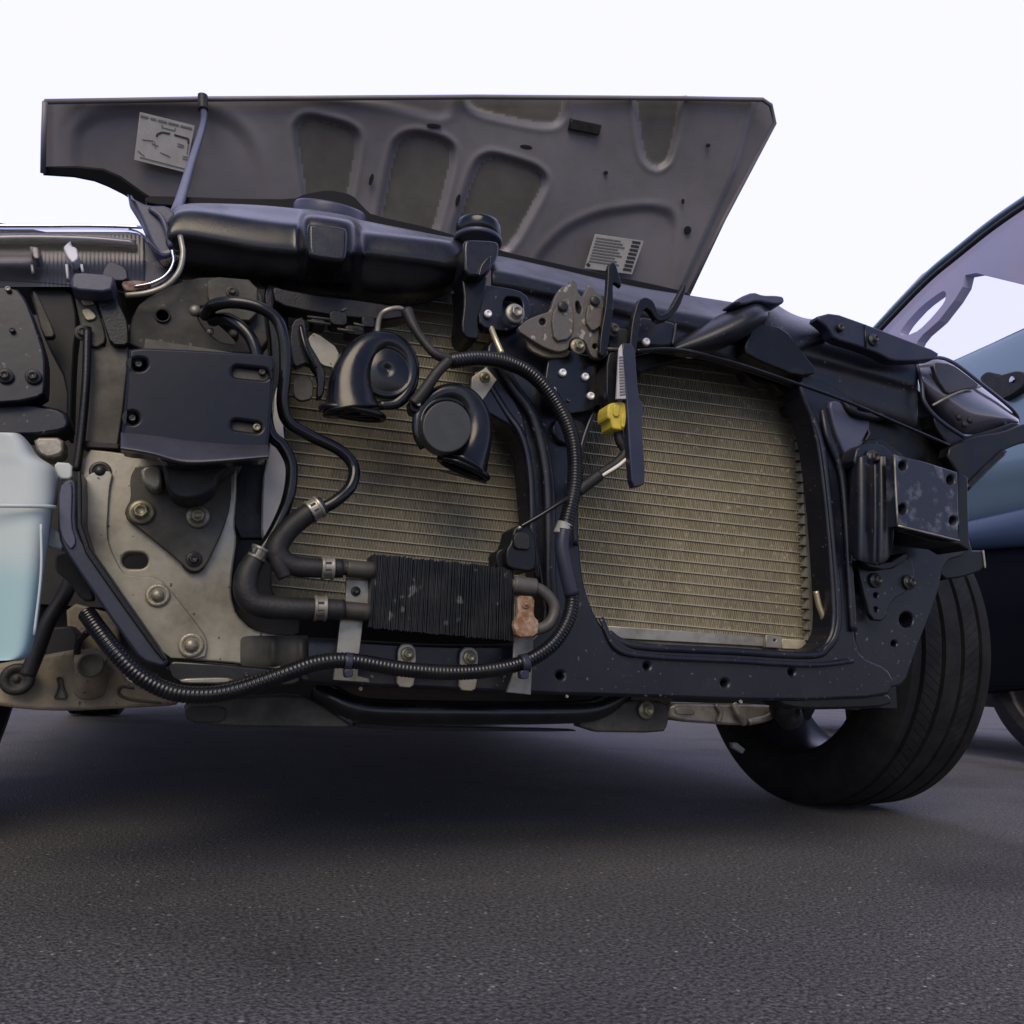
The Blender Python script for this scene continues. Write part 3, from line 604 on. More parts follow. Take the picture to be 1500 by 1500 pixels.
# upper left: panel with the pipe hole, box bracket
plate('upper_panel', [(186, 512), (190, 470), (206, 440), (262, 412), (300, 404), (382, 410), (396, 520), (300, 515)], .998, .03, m_gdk, car, holes=[rnd([(286, 452), (300, 448), (330, 470), (350, 492), (345, 504), (320, 500), (295, 475)], 2)], b=3)
plate('box_bracket', [(304, 404), (378, 410), (377, 470), (320, 468), (304, 440)], .982, .014, m_greyd, car, b=2)
bolt(340, 428, .982, 9, car, m_greyd); disc('panel_hole', 238, 462, .996, 11, [(1, 0), (1, .1), (.8, .12), (.75, 0)], m_dark, car)
bolt(122, 488, .985, 12, car, m_greyd)
for (x, y, r) in [(286, 456, 8), (308, 486, 5), (341, 488, 6)]: disc('grommet', x, y, 1.0, r, [(1, 0), (1.05, .5), (.6, .9), (.1, 1)], m_bright, car)
plate('dark_column', [(384, 412), (412, 416), (424, 470), (424, 600), (404, 700), (398, 790), (340, 790), (345, 680), (396, 680), (398, 520)], 1.03, .04, m_black, car, b=3)
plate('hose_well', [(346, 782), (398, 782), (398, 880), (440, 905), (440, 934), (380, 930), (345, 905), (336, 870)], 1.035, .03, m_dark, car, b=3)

# ---- bumper bracket on the left
pl = plate('bumper_bracket', [(189, 507), (300, 512), (400, 519), (404, 526), (401, 560), (394, 655), (388, 671), (352, 674), (290, 681), (262, 681), (240, 676), (226, 664), (180, 660), (174, 652), (178, 630), (187, 525)], .885, .03, m_plate, car,
           holes=[rnd([(192, 530), (200, 524), (214, 526), (216, 534), (210, 542), (196, 542)], 2), circ(194, 612, 9, 9), slot(348, 544, 386, 548, 8, 8), slot(346, 622, 376, 626, 7, 8)], b=5, label='wide dark grey bumper bracket plate with four holes')
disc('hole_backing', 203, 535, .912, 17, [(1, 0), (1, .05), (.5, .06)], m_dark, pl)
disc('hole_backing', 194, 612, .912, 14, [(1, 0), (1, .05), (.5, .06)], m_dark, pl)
plate('slot_backing', slot(344, 543, 390, 549, 12, 8), .893, .006, m_greyd, pl, r=0); plate('slot_backing', slot(342, 621, 382, 627, 12, 8), .893, .006, m_greyd, pl, r=0)
screw(203, 534, .898, 5.5, pl, m_alu); screw(194, 613, .898, 5.5, pl, m_alu); screw(376, 627, .892, 6, pl, m_bolt); screw(384, 546, .892, 5, pl, m_greyd)
grid('bracket_lip', [[(x, y0 - 2, .890), (x, y0, .8835), (x, y0 + 5, .880), (x, y1 - 5, .860), (x, y1, .862), (x, y1 + 1, .90)] for x, y0, y1 in [(177, 634, 660), (230, 638, 668), (262, 644, 682), (300, 648, 681), (350, 652, 676), (393, 652, 672)]], m_lip_lit, pl)
boxm('bracket_box', P(215, 520, .95).x, P(385, 520, .95).x, .917, .985, P(300, 665, .95).z, P(300, 525, .95).z, m_greyd, pl)
rub = plate('rubber_mount', [(238, 676), (322, 678), (350, 676), (330, 690), (318, 700), (316, 714), (296, 728), (268, 732), (250, 724), (242, 708), (240, 694)], .915, .05, m_rubber, car, b=5)
plate('mount_side', [(206, 684), (236, 680), (238, 712), (226, 718), (208, 706)], .945, .03, m_grey, car, b=4)

# ---- refrigerant pipes and cooler hoses on the left
tube('refrigerant_pipe', [(300, 462, .99), (312, 448, .96), (340, 443, .945), (376, 449, .94), (404, 466, .94), (416, 496, .94), (418, 540, .945), (414, 590, .95), (424, 620, .955), (458, 640, .96), (498, 660, .96), (518, 684, .96), (514, 712, .955), (492, 734, .95), (468, 747, .95)], 9, m_gloss, car)
tube('refrigerant_pipe', [(310, 470, .99), (330, 466, .97), (352, 478, .955), (372, 505, .95), (384, 560, .95), (394, 630, .95), (414, 654, .95), (427, 684, .95), (422, 730, .95), (402, 778, .95), (380, 812, .95)], 9, m_gloss, car)
h1 = tube('rubber_hose', [(474, 740, .945, .9), (452, 752, .945, 1), (424, 774, .945, 1.05), (407, 798, .945, 1.1), (408, 815, .945, 1.1), (428, 828, .945, 1), (460, 832, .945, .95), (502, 833, .945, .9)], 15.5, m_rubber, car, sides=16)
tube('hose_branch', [(404, 806, .942, 1), (410, 828, .942, 1), (418, 846, .942, .8)], 13, m_rubber, h1)
h2 = tube('rubber_hose', [(382, 804, .945, .7), (374, 818, .945, .85), (362, 842, .945, 1), (361, 868, .945, 1.05), (378, 886, .945, 1.05), (420, 891, .945, 1), (462, 892, .945, .95), (504, 893, .945, .9)], 17, m_rubber, car, sides=16)
def clamp(px, py, dx, dy, r, par):
    a = math.hypot(dx, dy); ux, uy = dx / a, dy / a
    c = tube('hose_clamp', [(px - ux * 8, py - uy * 8, .944), (px - ux * 3, py - uy * 3, .944), (px + ux * 3, py + uy * 3, .944), (px + ux * 8, py + uy * 8, .944)], r, m_bright, par, sides=20, n=2)
    for s in (-1, 1): tube('clamp_band', [(px + ux * (s * 7 - 2), py + uy * (s * 7 - 2), .944), (px + ux * s * 7, py + uy * s * 7, .944), (px + ux * (s * 7 + 2), py + uy * (s * 7 + 2), .944)], r + 1.5, m_bright, par, sides=20, n=2)
    for k in (-.45, .1, .5):
        ox, oy = -uy * r * k, ux * r * k
        plate('clamp_tab', [(px + ox - ux * 6 - uy * 2, py + oy - uy * 6 + ux * 2), (px + ox + ux * 6 - uy * 2, py + oy + uy * 6 + ux * 2), (px + ox + ux * 6 + uy * 2, py + oy + uy * 6 - ux * 2), (px + ox - ux * 6 + uy * 2, py + oy - uy * 6 - ux * 2)], .944 - r * .98 * mpp(px, py, .944), .004, m_boltd, par, r=0, b=.5)
clamp(461, 746, 10, -6, 16, h1); clamp(480, 832, 1, .02, 16, h1); clamp(379, 811, 5, -9, 13, h2); clamp(469, 891, 1, .02, 17.5, h2)

# ---- transmission oil cooler
co = plate('oil_cooler', [(550, 816), (752, 836), (748, 936), (542, 918)], .958, .028, m_dark, car, r=0, b=1, label='small black finned oil cooler in front of the radiator')
CV = []; CF = []
nf = 112
for i in range(nf):
    t = (i + .5) / nf; a = Vector(P(547 + 207 * t + random.uniform(-.5, .5), 811 + 21.5 * t + random.uniform(-1.5, 1.5), .945)); b2 = Vector(P(540 + 211 * t + random.uniform(-.5, .5), 919 + 20 * t + random.uniform(-1.5, 1.5), .945))
    w = .0004; k = len(CV); y0 = random.uniform(0, .003)
    for q in (a, b2):
        for dx in (-w, w):
            for yy in (y0, .042): CV.append(q + Vector((dx, yy, 0)))
    CF += [(k, k + 2, k + 6, k + 4), (k + 1, k + 5, k + 7, k + 3), (k, k + 4, k + 5, k + 1), (k + 2, k + 3, k + 7, k + 6), (k, k + 1, k + 3, k + 2), (k + 4, k + 6, k + 7, k + 5)]
put('fins', fixn(mesh('fins', CV, CF)), m_cool, co, kind='stuff')
for (x0, y0, x1, y1) in [(500, 832, 548, 836), (496, 893, 541, 897)]:
    tube('pipe_stub', [(x0, y0, .95, .8), (x0 + 8, y0 + .6, .95, .8), (x0 + 9, y0 + .7, .95, 1), (x0 + 25, (y0 + y1) / 2, .95, 1), (x1, y1, .95, 1)], 13, m_dark if 0 else m_greyd, co, n=4)
plate('cooler_strap', [(507, 846), (540, 848), (540, 882), (532, 910), (526, 960), (524, 990), (540, 994), (542, 1000), (488, 996), (493, 960), (498, 910), (506, 884)], .965, .004, m_bright, co, b=1, r=0, label='pale strap left of the cooler')
bolt(521, 866, .964, 7, co, m_boltd)
plate('cooler_strap', [(753, 860), (782, 862), (782, 930), (778, 1018), (742, 1014), (752, 988)], .965, .004, m_bright, co, b=1, r=0)
plate('rusty_bracket', [(758, 872), (784, 874), (782, 902), (790, 910), (788, 932), (757, 934), (752, 912), (760, 902)], .934, .008, m_rusto, co, b=2, label='rusty orange bracket')
tube('return_bend', [(750, 856, .95), (770, 858, .95), (795, 866, .95), (812, 888, .95), (806, 912, .95), (786, 922, .95), (756, 920, .952)], 8.5, m_pipe, co)
tube('pipe_stub', [(752, 856, .948), (766, 858, .948), (784, 860, .948)], 13, m_pipe, co)
rivet(770, 885, .933, 6, co, m_rusto)
for (x, y) in [(597, 958), (688, 963)]:
    t = plate('mount_tab', [(x - 14, y - 6), (x - 8, y - 15), (x + 6, y - 15), (x + 13, y - 6), (x + 12, y + 30), (x + 8, y + 50), (x - 16, y + 48), (x - 14, y + 20)], .985, .005, m_bright, car, b=1.5); bolt(x, y, .984, 10, t)

# ---- lower left: black lower lip under the support
plate('sill_lip', [(238, 966), (330, 972), (440, 984), (440, 1004), (380, 1008), (300, 1006), (252, 1000)], .975, .05, m_gloss, car, b=4)
for (x, y) in [(228, 988), (361, 988)]: screw(x, y, .972, 3.5, car, m_boltd)
plate('sill_highlight', [(262, 994), (330, 992), (345, 996), (330, 1001), (266, 1001)], .97, .006, m_bright, car, b=2)  # bright strip added as a painted highlight along the lip

# ---- corrugated wiring conduit
C1 = [(128, 900, .96), (146, 925, .94), (170, 955, .925), (205, 990, .92), (250, 1013, .92), (300, 1018, .92), (350, 1010, .92), (420, 986, .92), (465, 971, .925), (515, 968, .93), (590, 980, .93), (660, 985, .93), (720, 981, .93), (770, 969, .93), (808, 945, .93), (832, 908, .935), (838, 870, .94), (828, 828, .94)]
con = tube('wiring_conduit', C1, 11.5, m_gloss, car, sides=20, corr=(.0044, .035), label='long corrugated black conduit running under the cooler')
tube('conduit_sleeve', [(838, 872, .938), (828, 830, .937), (823, 800, .937), (826, 776, .937)], 11, m_navy, con)
tube('wiring_conduit', [(824, 790, .94), (832, 756, .94), (842, 706, .945), (839, 646, .95), (818, 596, .955), (784, 553, .955), (746, 532, .955), (704, 525, .95), (660, 529, .945)], 11, m_gloss, car, sides=20, corr=(.0042, .035), label='corrugated conduit curving down the centre brace')
tube('tape_band', [(822, 784, .94), (825, 776, .94), (828, 768, .94)], 12.5, m_tapew, con)
for (x, y, dx, dy) in [(510, 970, 1, .1), (768, 972, 1, -.2)]:
    t = tube('cable_tie', [(x - 5 * dx, y - 5 * dy, .93), (x, y, .93), (x + 5 * dx, y + 5 * dy,   .93)], 14.5, m_navy, con, n=2)
    plate('tie_head', [(x - 6, y + 10), (x + 8, y + 10), (x + 7, y + 22), (x - 5, y + 23)], .918, .01, m_navy, con, b=1.5)
tube('taped_harness', [(664, 528, .945, 1), (640, 520, .945, .9), (622, 502, .95, .8), (606, 478, .955, .9), (596, 456, .965, 1.2)], 8, m_rubber, car)
tube('taped_harness', [(658, 528, .942, .9), (640, 546, .942, .9), (622, 572, .945, 1), (606, 592, .95, 1.1)], 9, m_rubber, car)
plate('horn_plug', [(600, 584), (616, 578), (622, 590), (614, 606), (602, 602)], .95, .02, m_black, car, b=2)
screw(613, 593, .945, 3, car, m_bright)
plate('wiring_plug', [(748, 795), (754, 770), (776, 770), (786, 790), (786, 832), (776, 838), (752, 834), (742, 830), (741, 806)], .94, .045, m_black, car, b=3)
plate('wiring_plug', [(752, 784), (762, 778), (776, 782), (778, 806), (754, 804)], .935, .01, m_rubber, car, b=2)
tube('tie_strap', [(762, 772, .935), (790, 756, .93), (820, 737, .928), (832, 729, .93)], 3.2, m_gloss, car)
tube('tie_tip', [(758, 775, .935), (766, 770, .934)], 2.6, m_bright, car, n=2)
plate('plug_latch', [(726, 808), (744, 800), (744, 834), (728, 834)], .955, .03, m_black, car, b=2)

# ---- sensor strap, yellow plug and its lead
plate('sensor_strap', [(908, 502), (930, 503), (934, 560), (937, 586), (942, 588), (943, 606), (940, 612), (946, 706), (940, 712), (926, 714), (922, 660), (918, 586)], .925, .012, m_navy, car, b=2, label='dark blue hanging strap in front of the right opening')
plate('sensor_strap', [(889, 520), (904, 510), (906, 588), (900, 592), (888, 588)], .945, .02, m_black, car, b=2)
sl = plate('strap_sticker', [(907, 510), (911, 504), (917, 584), (903, 584)], .92, .003, m_label, car, r=0, b=.5)
for k in range(14): plate('barcode_line', [(907 + .1 * k, 522 + k * 4.2), (913 + .25 * k, 521 + k * 4.2), (913.3 + .25 * k, 523.2 + k * 4.2), (907 + .1 * k, 524 + k * 4.2)], .9185, .001, m_inkg, sl, r=0, b=.2)
yp = plate('yellow_plug', [(893, 590), (917, 588), (919, 606), (916, 628), (912, 630), (897, 628), (895, 614), (890, 612), (890, 598)], .93, .03, m_yellow, car, b=2.5)
plate('plug_rib', [(899, 592), (908, 592), (908, 610), (899, 610)], .927, .006, m_yellow, yp, b=1.5); plate('plug_rib', [(911, 606), (918, 606), (916, 626), (910, 626)], .927, .006, m_yellow, yp, b=1.5)
tube('plug_wire', [(906, 628, .94), (909, 638, .942)], 2.2, m_wire, yp, n=3)
tube('plug_lead', [(905, 626, .945), (908, 645, .945), (916, 662, .945), (904, 678, .945), (880, 694, .945), (850, 716, .945), (842, 722, .946)], 7.5, m_rubber, car)
tube('lead_sleeve', [(878, 696, .944), (862, 708, .944), (846, 720, .944)], 9, m_rubber, car)
tube('lead_tape', [(922, 668, .94), (906, 682, .938), (880, 698, .94)], 2.6, m_cream, car)

# ---- horns
def horn(cx, cy, r, Yc, path, mouth, label):
    """disc with a trumpet coiled over it; path = (px, py, radius in photo pixels)"""
    body = disc('horn', cx, cy, Yc, r, [(1.0, -.45), (1.05, -.1), (1.04, .02), (.98, .06), (.90, .06), (.86, .0), (.80, .02), (.4, .10), (.12, .12), (.1, .08), (.02, .08)], m_gloss, car, label=label)
    inv = Matrix.Translation(-Vector(body.location))
    S = spline([(x, y, Yc + .004, q) for x, y, q in path], 5)
    m0 = mpp(cx, cy, Yc)
    o = sweep('trumpet', [P(q[0], q[1], q[2]) for q in S], [q[3] * m0 for q in S], m_gloss, None, 20, flat=(Vector((0, 1, 0)), .72)); o.parent = body; o.matrix_parent_inverse = inv
    (x, y, rx, ang) = mouth; c = P(x, y, Yc + .004); w = rx * m0; ca, sa = math.cos(ang), math.sin(ang)
    o = sweep('mouth_rim', [c + Vector((ca * w * math.cos(t), w * .5 * math.sin(t), -sa * w * math.cos(t))) for t in np.linspace(0, 2 * math.pi, 37)], .0042, m_gloss, None, 10, cap=False); o.parent = body; o.matrix_parent_inverse = inv
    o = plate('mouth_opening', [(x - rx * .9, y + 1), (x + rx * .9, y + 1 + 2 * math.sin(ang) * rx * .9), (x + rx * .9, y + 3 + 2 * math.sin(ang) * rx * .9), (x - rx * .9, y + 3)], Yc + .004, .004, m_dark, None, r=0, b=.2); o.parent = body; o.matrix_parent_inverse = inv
    return body
hn1 = horn(566, 543, 40, .962, [(556, 594, 7), (582, 590, 8.5), (601, 566, 10), (603, 532, 11), (588, 508, 13), (562, 499, 15), (536, 510, 20), (519, 536, 26), (513, 562, 31), (514, 586, 36), (517, 604, 43)], (517, 605, 44, 0.03), 'left horn with its trumpet opening down to the left')
hn2 = horn(657, 624, 43, .952, [(622, 656, 8), (613, 634, 9), (616, 604, 10), (633, 583, 11), (658, 574, 13), (682, 582, 17), (698, 606, 20), (700, 634, 22), (692, 660, 27), (680, 684, 37)], (679, 686, 38, .28), 'right horn with its trumpet opening down to the right')
plate('horn_face', circ(655, 625, 36, 38, 28), .925, .02, M('dusty_black_face', (.035, .037, .036), .4, col2=(.05, .05, .048), ns=40), car, r=0, b=2)
# bracket, plugs and light plates behind the horns
plate('horn_bracket', [(692, 552), (712, 538), (728, 556), (706, 588), (690, 572)], .985, .004, m_tank, car, r=0, b=1); bolt(710, 553, .984, 8, car)
plate('horn_bracket', [(452, 494), (462, 486), (498, 512), (492, 540), (470, 534), (448, 512)], .99, .004, m_grey, car, b=1)
plate('bracket_leg', [(428, 470), (446, 462), (452, 500), (470, 530), (478, 548), (474, 580), (464, 584), (466, 552), (452, 530), (430, 540), (424, 500)], .985, .012, m_black, car, b=2)
plate('bracket_leg', [(430, 556), (446, 546), (460, 560), (458, 584), (440, 588), (430, 580)], 1.0, .006, m_greyd, car, b=1.5)
tube('thin_hose', [(440, 478, .98), (445, 500, .975), (452, 520, .975), (462, 540, .98)], 3.5, m_gloss, car)
for (x, y, w, h) in [(466, 470, 22, 10), (496, 464, 26, 22), (520, 482, 28, 14), (540, 470, 20, 16)]:
    plate('wiring_plug', [(x - w / 2, y - h / 2), (x + w / 2, y - h / 2 + 3), (x + w / 2, y + h / 2 + 3), (x - w / 2, y + h / 2)], .985 + random.uniform(-.01, .01), .025, m_black, car, b=2)
for (x0, y0, x1, y1) in [(450, 464, 484, 468), (450, 470, 484, 475), (494, 482, 520, 486), (518, 474, 534, 478), (500, 456, 508, 452)]: tube('plug_rib', [(x0, y0, .968), (x1, y1, .968)], 2, m_greyd, car, n=2)
tube('bracket_loop', [(552, 490, .975), (556, 466, .97), (566, 455, .965), (586, 452, .965), (598, 462, .97)], 4, m_bright, car)
plate('lower_cover_flap', [(398, 418), (420, 424), (470, 432), (520, 438), (605, 452), (598, 464), (560, 470), (480, 462), (402, 446)], 1.0, .03, m_black, car, b=3)

# ---- hood latch
la = plate('hood_latch', [(756, 482), (772, 468), (792, 460), (806, 456), (812, 436), (822, 420), (833, 418), (837, 409), (845, 412), (846, 426), (853, 436), (860, 422), (863, 417), (872, 424), (882, 434), (886, 452), (884, 480), (890, 500), (892, 522), (878, 526), (866, 522), (858, 500), (846, 494), (836, 498), (833, 512), (818, 516), (800, 510), (782, 500)], .955, .008, m_rust, car, r=1,
           holes=[circ(795, 471, 5), rnd([(843, 442), (848, 440), (853, 452), (850, 462), (844, 456)], 1), circ(872, 507, 4)], b=1.5, label='rusty hood latch plate with two prongs')
plate('latch_layer', [(770, 494), (800, 508), (836, 512), (832, 522), (800, 524), (776, 512)], .965, .006, m_beige, la, b=1.5)
plate('latch_layer', [(808, 462), (822, 440), (836, 436), (842, 470), (836, 496), (812, 500)], .950, .005, m_rust, la, b=1.5)
plate('latch_layer', [(862, 444), (880, 448), (882, 476), (868, 486), (858, 470)], .949, .006, m_rust, la, b=1.5)
for (x, y) in [(824, 449), (871, 441)]: disc('latch_pivot', x, y, .948, 8, [(1, 0), (1, .3), (.7, .5), (.1, .5)], m_boltd, la)
bolt(754, 460, .958, 15, la, m_bright); bolt(846, 508, .952, 12, la); bolt(898, 484, .955, 11, la, m_greyd)
plate('latch_hook', [(891, 387), (900, 383), (905, 394), (912, 421), (902, 414), (898, 414), (899, 450), (894, 490), (888, 520), (878, 522), (880, 490), (887, 450), (890, 414)], .94, .008, m_black, la, b=1.5)
plate('latch_lever', [(921, 520), (926, 470), (934, 440), (946, 434), (958, 440), (966, 462), (980, 456), (998, 424), (1004, 412), (1007, 420), (996, 450), (980, 468), (964, 472), (950, 450), (940, 456), (934, 500), (932, 520)], .94, .010, m_black, la, b=2)
plate('latch_spacer', [(886, 478), (925, 482), (920, 512), (888, 508)], .965, .012, m_dark, la, b=2)
tube('latch_pin', [(886, 511, .945), (914, 513, .945)], 3, m_greyd, la, n=2)

# ---- right: arm, brackets, side panel
arm = grid('support_arm', [[(x, y0, Yy + .06), (x, y0 + 6, Yy + .02), (x, y0 + (y1 - y0) * .55, Yy), (x, y1, Yy + .03)] for x, y0, y1, Yy in [(985, 494, 528, .975), (1020, 476, 526, .965), (1060, 456, 515, .95), (1095, 441, 496, .94), (1112, 436, 480, .94), (1128, 446, 470, .96)]], m_frame, car, thick=.006)
plate('arm_pad', [(1072, 444), (1086, 434), (1104, 427), (1118, 432), (1136, 432), (1148, 434), (1150, 443), (1138, 446), (1110, 440), (1090, 446)], .965, .03, m_lblue, car, b=3)
grid('beam_step', [[(x, y0, 1.06), (x, y0 + 12, .985), (x, y1, .975), (x, y1 + 8, 1.0)] for x, y0, y1 in [(1118, 440, 478), (1136, 440, 500), (1150, 452, 520), (1172, 462, 512), (1190, 466, 498), (1208, 464, 494), (1216, 468, 492)]], m_frame, car, thick=.006)
plate('arm_lower', [(1105, 470), (1150, 480), (1180, 520), (1200, 545), (1170, 552), (1110, 528), (1088, 514)], .98, .03, m_black, car, b=3)
cb = plate('corner_bracket', [(1194, 464), (1220, 457), (1268, 474), (1320, 494), (1376, 515), (1374, 526), (1340, 529), (1308, 529), (1288, 518), (1262, 508), (1222, 496), (1214, 480)], .955, .02, m_navy, car, b=3)
bolt(1279, 498, .953, 9, cb, m_boltd); tube('bracket_crease', [(1267, 476, .954), (1268, 508, .954)], 1.5, m_frame, cb, n=2)
screw(1229, 481, .954, 6, cb, m_boltd)
plate('corner_support', [(1262, 528), (1284, 528), (1290, 560), (1292, 600), (1276, 606), (1266, 570)], 1.02, .02, m_lblue, car, b=4)
tube('corner_hose', [(1234, 588, .99), (1248, 604, .985), (1268, 610, .985), (1290, 610, .99)], 6, m_black, car)
plate('pale_pressing', [(1214, 588), (1228, 586), (1262, 606), (1278, 620), (1262, 650), (1246, 676), (1236, 660), (1224, 630)], .988, .008, m_lblue, car, b=4)
plate('dark_corner', [(1180, 520), (1262, 545), (1345, 560), (1400, 652), (1412, 720), (1380, 800), (1250, 790), (1246, 690), (1280, 620), (1210, 570)], 1.03, .03, m_black, car, b=3)
side = plate('side_panel', [(1246, 690), (1262, 645), (1300, 640), (1420, 760), (1418, 812), (1384, 822), (1374, 872), (1340, 960), (1326, 1002), (1298, 1010), (1262, 985), (1252, 930), (1248, 800)], 1.015, .03, m_frame, car, holes=[circ(1328, 908, 10, 11), circ(1310, 943, 4), circ(1281, 995, 5)], b=3)
plate('side_stay', [(1256, 822), (1300, 836), (1334, 812), (1342, 846), (1330, 866), (1306, 880), (1296, 910), (1276, 908), (1264, 860)], .99, .008, m_frame, car, b=2, holes=[circ(1283, 872, 3.5), circ(1283, 893, 3.5)])
for (x, y) in [(1282, 850), (1331, 853)]: bolt(x, y, .988, 11, side, m_boltd)
plate('side_tail', [(1140, 1010), (1300, 1014), (1310, 1030), (1286, 1038), (1180, 1040), (1142, 1034)], 1.0, .04, m_black, car, b=4)
# bumper bracket right: ribbed box and face plate
grid('bracket_box', [[(x, y0, Yy), (x + 1, (y0 + y1) / 2, Yy - .004), (x, y1, Yy)] for x, y0, y1, Yy in [(1243, 690, 800, 1.0), (1250, 668, 822, .97), (1262, 664, 828, .955), (1272, 664, 830, .962), (1282, 664, 832, .962), (1290, 664, 832, .95), (1300, 664, 826, .95), (1312, 666, 806, .93)]], m_frame, car, thick=.005)
plate('box_top', [(1256, 652), (1290, 648), (1310, 664), (1308, 684), (1270, 690), (1250, 680)], .962, .03, m_frame, car, b=3); bolt(1277, 671, .96, 12, car, m_boltd)
bp = plate('bumper_bracket', [(1310, 665), (1356, 676), (1403, 691), (1406, 792), (1360, 782), (1314, 770)], .915, .018, m_blueplate, car, r=0, b=3, holes=[circ(1323, 682, 6, 7), circ(1393, 703, 6, 7), circ(1323, 746, 6, 8), circ(1397, 763, 6, 7)], label='small scuffed steel bumper bracket plate')
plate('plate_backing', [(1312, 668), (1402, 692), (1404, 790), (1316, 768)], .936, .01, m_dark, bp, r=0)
tube('plate_rim', [(1310, 666, .914), (1312, 716, .913), (1315, 769, .914)], 1.6, m_bright, bp, n=3); tube('plate_rim', [(1315, 770, .914), (1360, 781, .914), (1405, 792, .914)], 1.6, m_bright, bp, n=3)
plate('bracket_box', [(1404, 690), (1418, 700), (1420, 806), (1406, 798), (1360, 792), (1316, 778), (1320, 772), (1360, 780), (1402, 790)], .93, .06, m_black, car, r=0, b=2)
plate('bracket_foot', [(1268, 816), (1300, 826), (1330, 806), (1328, 822), (1300, 836), (1268, 830)], .97, .03, m_black, car, b=2)
# fender lip and stay by the right headlight
plate('pod_base', [(1366, 600), (1386, 622), (1412, 640), (1450, 630), (1492, 616), (1492, 634), (1440, 660), (1400, 664), (1372, 630)], 1.0, .03, m_black, car, b=2)
plate('fender_flange', [(1384, 660), (1420, 640), (1470, 632), (1500, 620), (1580, 600), (1580, 632), (1500, 648), (1470, 660), (1440, 690), (1416, 716), (1408, 700)], .985, .02, m_black, car, b=3)
tube('fender_stay', [(1414, 716, .985), (1440, 690, .985), (1470, 662, .985)], 5, m_black, car)
plate('liner_end', [(1404, 700), (1414, 702), (1420, 806), (1444, 806), (1444, 834), (1412, 846), (1380, 850), (1372, 812), (1404, 806)], 1.035, .05, m_black, car, b=3)
tube('liner_edge', [(1440, 806, 1.034), (1442, 822, 1.034), (1443, 832, 1.034)], 1.4, m_tapew, car, n=3)

# ---- headlights
hl = plate('headlight', [(-40, 338), (120, 338), (205, 338), (216, 352), (236, 378), (258, 356), (266, 372), (264, 392), (248, 412), (226, 424), (198, 432), (178, 431), (160, 420), (60, 416), (-40, 404)], 1.03, .10, m_refl, car, b=4, label='clear left headlight with chrome inside')
grid('lens', [[(x, y0, .995), (x, y0 + 4, .985), (x, (y0 + y1) / 2, .98), (x, y1 - 3, .985), (x, y1, .995)] for x, y0, y1 in [(-40, 332, 410), (60, 332, 414), (160, 332, 424), (205, 334, 434), (222, 356, 428), (238, 374, 420), (258, 356, 402), (268, 366, 392)]], m_lens, hl)
tube('lens_rim', [(264, 346, .98), (268, 372, .975), (262, 398, .975), (244, 418, .975), (216, 429, .975), (184, 433, .98)], 4, m_bright, hl)
tube('lens_rim', [(252, 366, .985), (254, 384, .985), (244, 402, .985), (224, 414, .985), (196, 420, .99)], 2, m_chrome, hl)
tube('lens_edge', [(-40, 331, .99), (60, 331, .985), (140, 331, .985), (208, 333, .985)], 2.5, m_chrome, hl)
0 and disc('reflector_bowl', 30, 385, 1.025, 34, [(1, .3), (.9, .05), (.6, -.15), (.2, -.25), (.05, -.25)], m_pod, hl)
0 and disc('reflector_bowl', 150, 380, 1.025, 40, [(1, .3), (.9, .05), (.6, -.15), (.2, -.25), (.05, -.25)], m_refl, hl)
plate('bulb_shade', [(92, 362), (98, 356), (103, 352), (104, 360), (112, 362), (116, 378), (106, 386), (98, 376)], 1.0, .02, m_white, hl, b=2)
plate('bulb_shade', [(95, 386), (99, 386), (101, 408), (97, 408)], 1.0, .01, m_white, hl, r=0); plate('bulb_shade', [(117, 386), (121, 386), (123, 398), (119, 398)], 1.0, .01, m_white, hl, r=0)
plate('reflector_step', [(150, 396), (160, 380), (186, 392), (188, 412), (148, 410)], 1.005, .02, m_refl, hl, b=2)
plate('bulb_shade', [(46, 360), (56, 362), (58, 380), (48, 378)], 1.0, .02, m_bright, hl, b=2)
tube('reflector_band', [(-30, 352, 1.024), (40, 350, 1.022), (130, 352, 1.022), (200, 358, 1.024)], 7, m_pod, hl)
for (x0, y0, x1, y1, w) in [(47, 362, 50, 376, 3), (47, 388, 49, 402, 2.5)]: tube('reflector_glint', [(x0, y0, 1.018), (x1, y1, 1.018)], w, m_bright, hl, n=3)
grid('reflector_bowl', [[(x, y, 1.03 - (.012 if x < 60 else .005) * math.exp(-((y - 385) / 16.) ** 2) - (.0012 if k % 2 and x > 60 else 0)) for y in (344, 360, 375, 385, 395, 408, 420)] for k, x in enumerate([-40, 0, 36, 52] + list(range(62, 214, 3)))], m_refl, hl, sub=1)
plate('rusty_clip', [(176, 412), (200, 410), (222, 412), (216, 422), (186, 428)], .99, .01, m_rusto, hl, b=2)
plate('fender_corner', [(184, 280), (196, 290), (216, 300), (246, 300), (262, 318), (252, 334), (256, 350), (252, 372), (240, 378), (224, 360), (214, 336), (204, 312)], 1.0, .03, m_lblue, car, b=4)
tube('corner_bead', [(220, 306, .998), (236, 318, .994), (244, 336, .992), (250, 362, .994)], 4, m_lblue, car)
plate('headlight_clip', [(110, 398), (164, 402), (168, 408), (162, 428), (104, 424), (105, 406)], .955, .04, m_lblue, car, b=3)
plate('clip_leg', [(108, 426), (134, 428), (150, 470), (156, 500), (140, 510), (124, 500), (114, 460)], .985, .012, m_greyd, car, b=2)
